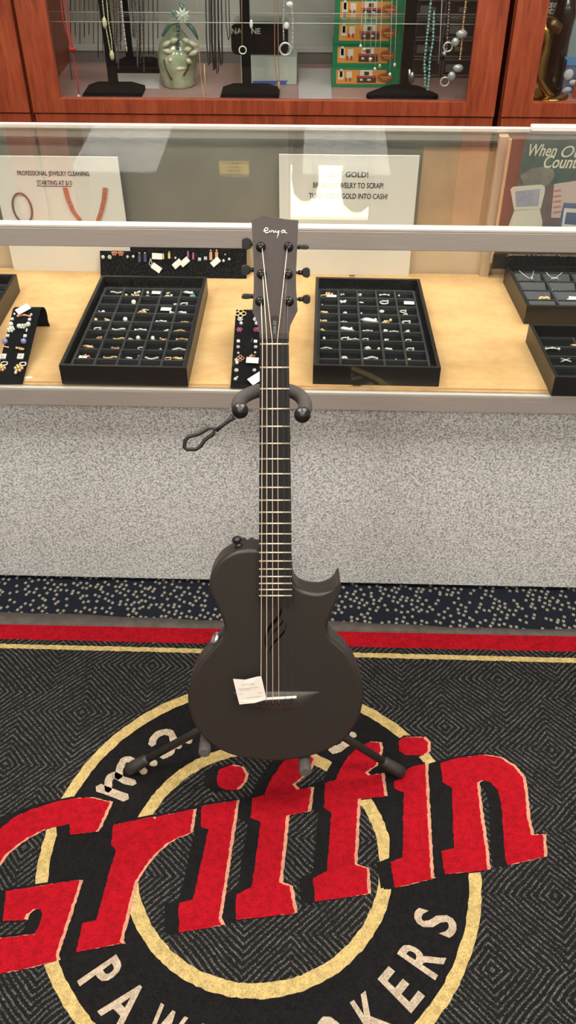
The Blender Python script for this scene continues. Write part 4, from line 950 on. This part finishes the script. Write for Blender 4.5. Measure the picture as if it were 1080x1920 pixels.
sheet([(560, 128), (620, 128), (622, 186), (560, 186)], 'pale paper sheet on the cabinet shelf left of the green boxes')
sheet([(205, 128), (300, 138), (298, 166), (228, 166)], 'pale paper sheet on the cabinet shelf left of the vase')
# necklace stands
def stand(label, u0, u1, vf, yb, post_u, depth=.10, pw=.013, pyo=.055, oval=False, top=1.17, hb=.028):
    x0, x1 = Y(u0, vf, yb).x, Y(u1, vf, yb).x; z0 = SHZ+.0015; t = thing('necklace_stand', ((x0+x1)/2, yb+depth/2, z0), label, 'necklace stand', 'black necklace stands')
    c, h = (x0+x1)/2, (x1-x0)/2; m = MB()
    if oval:
        P = [(c+h*math.cos(2*PI*i/28), yb+depth/2+depth/2*math.sin(2*PI*i/28)) for i in range(28)]
        o = len(m.v); m.v += [Vector((a, b, z0)) for a, b in P]+[Vector((a, b, z0+.008)) for a, b in P]+[Vector((c+(a-c)*.55, yb+depth/2+(b-yb-depth/2)*.55, z0+hb)) for a, b in P]
        for k in (0, 28):
            for i in range(28): m.face([k+i, k+(i+1) % 28, k+28+(i+1) % 28, k+28+i])
        m.face(list(range(28))[::-1]); m.face(list(range(56, 84)))
    else:
        q = .6; m.hexa([(x0, yb, z0), (x1, yb, z0), (x1, yb+depth, z0), (x0, yb+depth, z0), (x0, yb, z0+.012), (x1, yb, z0+.012), (x1, yb+depth, z0+.012), (x0, yb+depth, z0+.012)])
        m.hexa([(x0, yb, z0+.012), (x1, yb, z0+.012), (x1, yb+depth, z0+.012), (x0, yb+depth, z0+.012), (c-h*q, yb+.02, z0+hb), (c+h*q, yb+.02, z0+hb), (c+h*q, yb+depth-.02, z0+hb), (c-h*q, yb+depth-.02, z0+hb)])
    m.build('base', VEL, t); yp_ = yb+pyo; xp = Y(post_u, vf-30, yp_).x
    MB().box(xp-pw, xp+pw, yp_-.010, yp_+.010, z0+hb-.004, top).build('post', VEL, t)
    MB().box(xp-.13, xp+.13, yp_-.016, yp_+.016, top, top+.03).build('crossbar', VEL, t)
    return xp, yp_
stand('black velvet T-bar necklace stand beside the red cord at the left', 155, 263, 186, 1.262, 213)
stand('black velvet T-bar necklace stand far back, left of the vase', 212, 298, 133, 1.52, 243, top=1.12, pw=.010)
stand('black velvet T-bar necklace stand in front of the grey box', 413, 522, 188, 1.255, 463)
stand('black velvet necklace stand with wide oval foot before the green boxes', 688, 825, 193, 1.245, 760, depth=.12, pw=.016, oval=True)
def strand(pts, y, r, M, label, beads=0, extras=(), nm='necklace', top=1.17):
    P = [Y(u, v, y) for u, v in pts]
    ends = []
    if pts[0][1] <= 0: P = [Vector((P[0].x, y, top))]+P
    if pts[-1][1] <= 0: P = P+[Vector((P[-1].x, y, top))]
    m = MB()
    if beads:
        for i in range(len(P)-1):
            L = (P[i+1]-P[i]).length; k = max(1, int(L/beads))
            for j in range(k): m.ball(P[i].lerp(P[i+1], j/k), r*(1 if j % 2 else .82), 6)
        m.tube(P, r*.3, 4)
    else: m.tube(P, r, 6)
    mats = [M]
    for (u, v, rr, sc_, M2) in extras:
        mats.append(M2); m.cur = len(mats)-1
        if sc_ == 'ring':
            c = Y(u, v, y-.004); m.tube([c+Vector((rr*math.cos(a), 0, rr*math.sin(a))) for a in [2*PI*i/16 for i in range(16)]], rr*.18, 6, closed=True)
        else: m.ball(Y(u, v, y-.003), rr, 8, sc_)
    return tag(m.build(nm, mats), label, 'necklace')
RCORD = mat('red_cord', (205, 40, 36), .7); CRB = mat('cream_bead', (205, 198, 160), .4); PKB = mat('pale_pink_bead', (196, 178, 180), .4); DKC = mat('dark_cord', (62, 54, 54), .6)
DSIL = mat('dull_silver', (150, 148, 146), .35, .9); BRN = mat('brown_bead', (92, 62, 54), .5); TQ = mat('turquoise_bead', (118, 172, 168), .4); CLR = mat('clear_bead', (190, 192, 190), .2, .3)
strand([(114, 0), (118, 35), (128, 70), (138, 105), (146, 150), (148, 180)], 1.235, .0018, RCORD, 'red knotted cord necklace, longer strand hanging at the far left', extras=[(136, 92, .010, (1, .5, .5), RCORD), (148, 182, .006, (1, 1, 1.4), PKB)])
strand([(122, 0), (128, 40), (134, 80), (137, 92)], 1.238, .0020, RCORD, 'red cord necklace, shorter strand hanging at the far left')
strand([(118, 40), (124, 75), (130, 105), (135, 150)], 1.245, .0016, BRN, 'dark thin cord hanging beside the red cords', nm='necklace')
strand([(192, 0), (196, 38), (203, 75), (209, 108), (211, 105), (209, 75), (203, 38), (200, 0)], 1.262, .0023, CRB, 'cream bead necklace with two oval beads on the left black stand', .0045, [(196, 43, .009, (.8, .8, 1.7), CRB), (210, 104, .009, (.8, .8, 1.5), CRB)])
strand([(227, 0), (230, 35), (234, 70), (238, 98)], 1.275, .0034, PKB, 'pale pink bead necklace hanging right of the left black stand', .0055)
for i, (u, v) in enumerate([(216, 122), (222, 130), (226, 95), (250, 70), (258, 126), (264, 120), (270, 138)]):
    strand([(u-3, 0), (u-1, v*.5), (u, v)], 1.36+.012*i, .003, (BRN, DSIL, BRN, DKC, DSIL, DKC, BRN)[i], '%s strand hanging between the left black stand and the vase' % ('brown beaded', 'dull silver', 'long brown', 'dark', 'silver grey', 'thin dark', 'dark brown')[i], .006)
rd = random.Random(4)
for i in range(20):
    u = 132+i*8.6; v = rd.uniform(62, 112)
    if 196 < u < 212: continue
    tag(strand([(u, 0), (u+.5, v)], 1.58, .0016, DSIL if i % 3 else DKC, 'thin metal chain hanging in the back row, left half of the middle cabinet'), group='thin chains in the back row')
strand([(369, 0), (372, 60), (376, 140), (383, 186), (386, 180), (383, 120)], 1.222, .0012, GOLD, 'very thin long gold chain hanging right of the vase')
for i, (u, v, r_) in enumerate([(388, 122, .002), (398, 131, .0035), (404, 138, .0016), (411, 122, .0022), (425, 75, .0014)]):
    strand([(u-2, 0), (u-1, v*.6), (u+3, v), (u+6, v-6), (u+5, v*.5), (u+4, 0)], 1.33+.01*i, r_, DKC, '%s dark cord necklace hanging between the vase and the black case' % ('leftmost thin', 'thickest', 'longest thin', 'fourth', 'short')[i])
strand([(533, 0), (531, 40), (532, 78)], 1.25, .0028, CLR, 'silver bead necklace with toggle ring, left strand', .005, [(535, 92, .016, 'ring', SILV)])
strand([(545, 0), (549, 40), (548, 98)], 1.252, .0034, PKB, 'pink and silver bead strand hanging beside the toggle ring', .006, [(543, 8, .010, (1, .3, .7), TAGW), (537, 48, .008, (1, .3, 1.2), TAGW)])
strand([(515, 0), (515, 110), (520, 160), (523, 168), (524, 155), (522, 110), (521, 0)], 1.26, .0011, ROSE, 'fine chain with hooked gold pendant before the grey box', extras=[(523, 160, .005, (.7, .7, 2.2), GOLD)])
strand([(453, 0), (454, 85)], 1.235, .0010, GOLD, 'thin gold chain with a white ring on the middle black stand', extras=[(455, 94, .010, 'ring', PEARL), (471, 45, .007, (.7, .3, 1.7), TAGW)])
for i, (u, v) in enumerate([(680, 85), (687, 92), (698, 110), (707, 128), (716, 122), (735, 138), (744, 120)]):
    tag(strand([(u, 0), (u-2, v*.5), (u-4, v)], 1.25+.008*i, .0009, SILV, 'fine silver chain with small charm hanging before the green boxes', extras=[(u-4, v+2, .0045, (1, .6, 1.3), (SILV, GOLD, SILV)[i % 3])]), group='fine chains before the green boxes')
strand([(768, 130), (768, 152)], 1.255, .003, SILV, 'round silver locket hanging right of the oval-foot stand', extras=[(772, 146, .013, (.7, .5, 1.3), DSIL)])
strand([(808, 0), (805, 30), (800, 75), (796, 115), (797, 160), (802, 168), (804, 150), (806, 110), (812, 75), (814, 20)], 1.25, .0042, TQ, 'turquoise bead necklace hanging at the right of the middle cabinet', .0085)
strand([(843, 0), (840, 50), (838, 85), (834, 112)], 1.26, .004, DSIL, 'dark silver link necklace hanging right of the turquoise beads', .008, [(840, 88, .012, 'ring', SILV), (834, 153, .012, 'ring', SILV), (833, 100, .006, (1, 1, 1), CLR)])
strand([(829, 0), (826, 60), (822, 120)], 1.262, .0012, SILV, 'plain silver chain between the turquoise and gold necklaces')
strand([(874, 0), (868, 50), (867, 70), (862, 115)], 1.255, .0032, GOLD, 'gold link necklace with clear stones at the right edge', .006, [(866, 64, .017, (1, .5, .7), CLR), (859, 128, .016, (1, .5, .7), CLR), (854, 79, .012, (1, .6, 1), CLR), (847, 143, .012, (1, .6, 1.1), CLR)])
# green glass vase with applied flowers
vb = G(336, 158, SHZ+.0015); vy = vb.y; vz = SHZ+.0015
vt = thing('vase', vb, 'green glass vase with cream relief flowers and a white lily on top', 'vase')
vg = mat('green_vase_glass', (160, 168, 138), .12, coat=.6, vary=.35, vscale=22); m = MB(); rr_ = .5*(Y(376, 150, vy).x-Y(303, 150, vy).x)
Hh = Y(336, 62, vy).z-vz
m.lathe(vb, (0, 0, 1), [(rr_*.80, 0), (rr_*.86, .004), (rr_*.80, .018), (rr_*.92, Hh*.25), (rr_, Hh*.45), (rr_*.96, Hh*.62), (rr_*.86, Hh*.78), (rr_*.55, Hh*.95), (rr_*.3, Hh*1.08), (rr_*.22, Hh*1.2), (rr_*.3, Hh*1.25)], 28)
m.build('vase_body', vg, vt)
yf = vy-rr_*.86
m = MB()
for (u, v, a, sx) in ((312, 82, .5, .017), (326, 76, .3, .014), (315, 96, -.2, .016), (362, 82, -.5, .018), (350, 76, -.3, .014), (363, 99, .4, .017), (352, 92, .2, .013), (336, 128, 0, .022), (320, 112, .6, .010), (354, 114, -.6, .010)):
    c = Y(u, v, yf); k = MB()
    pts = [c+Vector((math.cos(a)*sx*t, -.002*(1-t*t), math.sin(a)*sx*t)) for t in (-1, -.6, -.2, .2, .6, 1)]
    m.tube(pts, [.001, .005, .0075, .0075, .005, .001], 8)
m.build('relief_petals', mat('cream_ceramic', (206, 196, 172), .2, coat=.5), vt)
m = MB()
for k in range(8): m.ball(Y(333.5, 40+k*8.5, yf+.004), .0055, 8)
m.build('bead_stem', mat('dark_blue_bead', (60, 84, 98), .2, coat=.5), vt)
m = MB(); m.tube([Y(u, v, yf) for u, v in ((307, 112), (312, 130), (322, 150))], .003, 6); m.tube([Y(u, v, yf) for u, v in ((356, 115), (352, 130), (344, 142))], .003, 6); m.build('painted_stem', BRN, vt)
m = MB(); c = Y(343, 30, yf)
for k in range(10):
    a = 2*PI*k/10; m.tube([c, c+Vector((math.cos(a)*.014, -.004, math.sin(a)*.014)), c+Vector((math.cos(a)*.024, -.001, math.sin(a)*.024))], [.004, .0045, .0008], 6)
m.ball(c+Vector((0, -.005, 0)), .006, 8); m.build('lily', mat('white_petal', (214, 218, 204), .4), vt)
m = MB()
for L_ in ([(333, 40), (318, 45), (304, 68)], [(350, 42), (362, 55), (372, 74)], [(335, 35), (326, 22), (322, 18)], [(345, 30), (342, 12), (336, 5)]): m.tube([Y(u, v, yf+.01) for u, v in L_], [.006, .007, .003], 8)
m.build('glass_leaf', mat('leaf_green', (98, 128, 110), .25, coat=.4), vt)
# grey box with blue ribbon and the black case
gy = 1.42
bx0, bx1 = Y(453, 165, gy).x, Y(556, 165, gy).x; bzt = Y(500, 106, gy).z
gb = thing('gift_box', ((bx0+bx1)/2, gy+.05, SHZ), 'pale grey picture box with a blue ribbon band on the cabinet shelf', 'box')
MB().box(bx0, bx1, gy, gy+.10, SHZ+.0023, bzt).build('box_body', mat('pale_grey_card', (176, 180, 172), .6, vary=.05), gb)
m = MB(); m.add([Y(u, v, gy-.0008) for u, v in ((474, 152), (540, 151), (536, 156), (543, 161), (474, 162))], [(0, 1, 2, 3, 4)]); m.build('ribbon_print', mat('ribbon_blue', (58, 88, 158), .6), gb)
m = MB(); put_text(m, 'WEDDING', Y(505, 156.5, gy-.0015), (1, 0, 0), (0, 0, 1), width=.075, height=.010)
m = MB()
for (u, v, ww, hh) in ((488, 136, .02, .03), (515, 128, .035, .04), (535, 132, .015, .04)): c = Y(u, v, gy-.0008); m.obox(c, (ww/2, 0, 0), (0, .0002, 0), (0, 0, hh/2))
m.build('faint_picture', mat('faint_print', (188, 188, 178), .6), gb)
cx0, cx1 = Y(436, 80, gy+.06).x, Y(541, 80, gy+.06).x; cz0, cz1 = bzt+.0005, Y(490, 42, gy+.03).z
kb = thing('black_case', ((cx0+cx1)/2, gy+.06, cz0), 'shiny black rounded case with pale capital letters standing on the grey box', 'case')
P = rrect(cx0, cx1, cz0, cz1, .018, 4)
MB().prism(P, lambda a, b, h: (a, gy+.09+h, b), -.075, .02).build('case_body', mat('glossy_black', (34, 32, 34), .2, coat=.5), kb)
MB().tube([(cx0+.02, gy+.05, cz1+.002), (cx1-.02, gy+.05, cz1+.002)], .006, 8).build('handle', mat('glossy_black'  , (34, 32, 34)), kb)
m = MB(); ft = gy+.0145
for tx, u in (('NAP', 447), ('NE', 480)): put_text(m, tx, Y(u, 58, ft), (1, 0, 0), (0, 0, 1), height=.016, off=.02)
m.build('lettering', mat('case_lettering', (196, 200, 182), .5), kb)
# stack of four green boxes
GRN = mat('green_card', (22, 120, 78), .5); PRT = [mat('print_orange', (214, 140, 62), .6), mat('print_white', (214, 206, 188), .6), mat('print_red', (168, 70, 60), .6), mat('print_dark', (74, 50, 44), .6), mat('print_oval', (150, 68, 36), .5), mat('print_gold', (206, 150, 84), .5)]
ty = 1.40; rows_ = [(167, 127, 621, 747), (126, 84, 623, 751), (83.5, 40, 626, 754), (39.5, -2, 628, 757)]
zb = SHZ+.0018; hz = [.066, .066, .066, .066]
z_edges = [zb]
for k, v in enumerate((126, 83.5, 40, -3)): z_edges.append(Y(690, v, ty).z)
names = ('bottom', 'second from bottom', 'third from bottom', 'top')
for k in range(4):
    dy = .004*(k % 2); x0_, x1_ = Y(rows_[k][2], rows_[k][0], ty+dy).x, Y(rows_[k][3], rows_[k][0], ty+dy).x; z0_, z1_ = z_edges[k]+.0004, z_edges[k+1]
    t = thing('toy_box', ((x0_+x1_)/2, ty+.05, z0_), 'green box with an orange street picture and brown oval, %s of the stack' % names[k], 'box', 'stacked green boxes')
    MB().box(x0_, x1_, ty+dy, ty+dy+.085, z0_, z1_).build('box_body', GRN, t)
    W_, H_ = x1_-x0_, z1_-z0_; f = ty+dy
    def R4(m, a0, a1, b0, b1, l): m.box(x0_+a0*W_, x0_+a1*W_, f-.0004*l, f-.0004*l+.0003, z0_+b0*H_, z0_+b1*H_)
    m = MB(); m.cur = 0; R4(m, .07, .80, .16, .86, 1); m.cur = 1
    for a0, a1, b0, b1 in ((.10, .18, .38, .80), (.12, .16, .5, .9), (.22, .30, .42, .78), (.42, .60, .55, .86)): R4(m, a0, a1, b0, b1, 2)
    m.cur = 2; R4(m, .37, .66, .48, .58, 3); R4(m, .20, .23, .28, .48, 3); R4(m, .26, .29, .28, .48, 3)
    m.cur = 3; R4(m, .38, .66, .22, .48, 3); R4(m, .48, .55, .60, .78, 3)
    m.cur = 1; R4(m, .42, .46, .33, .42, 4); R4(m, .53, .58, .33, .42, 4)
    m.cur = 0; R4(m, .62, .68, .62, .86, 3)
    for l, (c_, s_) in enumerate(((4, 1.0), (5, .86), (4, .80))):
        m.cur = c_; n0 = len(m.v); m.v += [Vector((x0_+W_*.79+W_*.115*s_*math.cos(2*PI*i/24), f-.0020-.0003*l, z0_+H_*.50+H_*.24*s_*math.sin(2*PI*i/24))) for i in range(24)]; m.face([n0+i for i in range(24)])
    m.cur = 5; R4(m, .72, .86, .47, .55, 8); R4(m, .75, .83, .38, .43, 8)
    m.build('printed_front', PRT, t)
# clear drawer organiser
oy = 1.50; ox0, ox1 = Y(768, 165, oy).x, .470
t = thing('drawer_organizer', ((ox0+ox1)/2, oy+.06, SHZ), 'dark organiser with small clear drawers at the back right of the middle cabinet', 'organizer')
oz1 = 1.12; MB().box(ox0, ox1, oy+.006, oy+.13, SHZ+.002, oz1).build('housing', mat('organizer_dark', (44, 34, 36), .5), t)
nr = 6; fr_ = mat('clear_plastic_frame', (104, 98, 96), .3)
for r_ in range(nr):
    for c_ in range(2):
        a0 = ox0+(ox1-ox0)*c_/2+.003; a1 = ox0+(ox1-ox0)*(c_+1)/2-.003; b0 = SHZ+.006+(oz1-SHZ-.01)*r_/nr; b1 = SHZ+.002+(oz1-SHZ-.01)*(r_+1)/nr
        m = MB(); m.box(a0, a1, oy, oy+.005, b0, b0+.004); m.box(a0, a1, oy, oy+.005, b1-.004, b1); m.box(a0, a0+.003, oy, oy+.005, b0, b1); m.box(a1-.003, a1, oy, oy+.005, b0, b1); m.box((a0+a1)/2-.012, (a0+a1)/2+.012, oy-.006, oy, (b0+b1)/2-.006, (b0+b1)/2+.006)
        if (r_+c_) % 2: m.box(a0+.01, a0+.045, oy+.001, oy+.005, b0+.012, b0+.034)
        m.build('drawer', fr_, t)
# ---- right-hand cabinet contents
sy = 1.30
t = thing('statue', G(1015, 178, SHZ+.0015), 'polished brass statue with long curved legs in the right cabinet', 'statue')
BRS = mat('polished_brass', (186, 150, 84), .2, 1)
def T(m, L_, R_, y=sy, n=12): m.tube([Y(u, v, y) for u, v in L_], R_, n)
m = MB(); T(m, [(1021, 42), (1022, 55), (1018, 78), (1011, 105), (1008, 125), (1009, 142), (1016, 160), (1026, 176), (1040, 190)], [.010, .018, .015, .010, .008, .009, .010, .012, .010])
T(m, [(1009, 142), (1000, 158), (993, 170), (1001, 182), (1014, 190)], [.006, .006, .008, .008, .006]); m.build('legs', BRS, t)
m = MB(); c = Y(1040, 192, sy+.01); c.z = SHZ+.0015; m.lathe(Vector((Y(1025, 190, sy+.02).x, sy+.03, SHZ+.0015)), (0, 0, 1), [(.062, 0), (.062, .006), (.05, .010), (.01, .012)], 24); m.build('base', BRS, t)
m = MB(); T(m, [(1024, 44), (1036, 46), (1046, 54), (1043, 64)], [.016, .019, .015, .008]); m.build('body', mat('aged_brass', (120, 92, 60), .35, .9), t)
t = thing('bottle', G(1040, 172, SHZ+.0015), 'tall dark bottle-shaped figure behind the brass statue', 'bottle'); by_ = 1.43
bb = Y(1034, 170, by_); m = MB(); m.lathe((bb.x, by_, SHZ+.0015), (0, 0, 1), [(.028, 0), (.029, .02), (.027, .13), (.030, .17), (.033, .20), (.026, .235), (.012, .25), (.011, .275)], 18); m.build('bottle_body', mat('dark_brown_glaze', (36, 26, 24), .25, coat=.3), t)
m = MB(); m.lathe((bb.x, by_, SHZ+.2765), (0, 0, 1), [(.013, 0), (.013, .012), (.006, .02)], 12); m.build('stopper', BRN, t)
y_ = 1.36; a, b = Y(1050, 186, y_), Y(1096, 186, y_); zt2 = Y(1070, 114, y_).z
t = thing('blister_pack', ((a.x+b.x)/2, y_+.02, SHZ), 'blue and white packaged toy standing in the right cabinet', 'package')
MB().box(a.x, b.x, y_, y_+.04, SHZ+.0015, zt2-.012).build('pack_body', mat('pack_slate', (96, 104, 130), .5, vary=.3, vscale=30), t)
MB().box(a.x, b.x, y_-.002, y_+.042, zt2-.012, zt2).build('blue_lid', mat('pack_blue', (92, 140, 190), .4), t)
m = MB()
for (u, v, rr, s_) in ((1066, 140, .016, (1, .3, 1)), (1064, 168, .013, (1, .3, .6)), (1055, 174, .010, (1, .3, .8)), (1074, 155, .012, (1, .3, .7))): m.ball(Y(u, v, y_), rr, 8, s_)
m.build('printed_figure', mat('pack_white', (190, 194, 204), .5), t)
a = Y(1077, 196, 1.30); MB_ = MB().box(a.x, a.x+.06, 1.30, 1.34, SHZ+.0015, Y(1077, 160, 1.30).z); tag(MB_.build('orange_box', mat('orange_card', (232, 96, 30), .5)), 'bright orange box at the right edge of the right cabinet', 'box')
y2 = 1.55; a, b = Y(1052, 160, y2), Y(1120, 160, y2)
tag(MB().box(a.x, b.x, y2, y2+.05, SHZ+.0015, 1.12).build('backing_box', mat('pale_blue_card', (150, 166, 172), .6, vary=.1)), 'pale blue-grey tall box at the back of the right cabinet', 'box')
y3 = 1.46; a, b, zt3, zb3 = Y(1010, 30, y3), Y(1064, 30, y3), 1.14, Y(1040, 43, y3).z
t = thing('sign_card', ((a.x+b.x)/2, y3, SHZ), 'yellow and black card with cream bold italics above the brass statue', 'sign')
MB().box(a.x, b.x+.006, y3+.002, y3+.008, SHZ+.0015, zt3).build('card', mat('card_yellow', (196, 158, 70), .6), t)
m = MB(); m.add([Y(u, v, y3) for u, v in ((1010, -14), (1060, -14), (1065, 8), (1050, 30), (1010, 28))], [(0, 1, 2, 3, 4)]); m.add([Y(u, v, y3) for u, v in ((1010, 32), (1050, 36), (1055, 44), (1052, 60), (1010, 58))], [(0, 1, 2, 3, 4)]); m.build('black_band', mat('card_black', (50, 44, 50), .6), t)
m = MB(); put_text(m, 'use', Y(1034, 7, y3-.001), (1, 0, 0), (0, 0, 1), height=.020, off=.03, shear=.25); put_text(m, 'nts', Y(1032, 19, y3-.001), (1, 0, 0), (0, 0, 1), height=.020, off=.03, shear=.25); m.build('lettering', mat('card_cream', (210, 206, 190), .6), t)
# ---- upper shelf: what the counter glass mirrors
def RP(u, v, y): return RY(u, v, y)
yy = CY-.003; A1, A2 = RP(410, 306, yy), RP(467, 331, yy)
t = thing('counter_notice', ((A1.x+A2.x)/2, yy, A1.z), 'yellow card reading USE OUR LAY-AWAY PLAN on the middle cabinet door glass', 'sign')
yy = CY+.0115
MB().box(A1.x, A2.x, yy-.0015, yy-.0001, min(A1.z, A2.z), max(A1.z, A2.z)).build('card', mat('notice_yellow', (232, 204, 128), .7), t)
m = MB(); zc = (A1.z+A2.z)/2; hh = abs(A1.z-A2.z)
for k, s_ in enumerate(('USE OUR', 'LAY-AWAY', 'PLAN')): put_text(m, s_, ((A1.x+A2.x)/2, yy-.0019, zc+hh*(.28-.28*k)), (1, 0, 0), (0, 0, 1), height=hh*.17, off=.01)
m.build('lettering', INK, t)
yl_ = 1.42; B1, B2 = RP(545, 312, yl_), RP(690, 409, yl_); zs = 1.198
t = thing('light_box', ((B1.x+B2.x)/2, yl_+.02, zs), 'backlit white display panel glowing on the upper glass shelf', 'lamp')
LBM = mat('lit_panel', (255, 246, 220), .6, emit=3.0)
MB().box(B1.x, B2.x, yl_, yl_+.004, B1.z, B2.z).build('lit_face', LBM, t); MB().box(B1.x-.008, B2.x+.008, yl_+.004, yl_+.035, zs, B2.z+.008).build('housing', mat('lightbox_grey', (120, 116, 108), .5), t)
for (u, v, w_, lb) in ((572, 372, .045, 'dark rounded vase before the left of the backlit panel'), (668, 392, .055, 'dark rounded vase before the right of the backlit panel')):
    p = RP(u, v, yl_-.05); h_ = p.z-zs
    m = MB(); m.lathe((p.x, yl_-.06, zs+.0005), (0, 0, 1), [(w_*.6, 0), (w_*.8, h_*.2), (w_*.9, h_*.5), (w_, h_*.75), (w_*.8, h_*.93), (w_*.4, h_)], 20); tag(m.build('dark_vase', mat('dark_clay', (96, 86, 74), .5)), lb, 'vase')
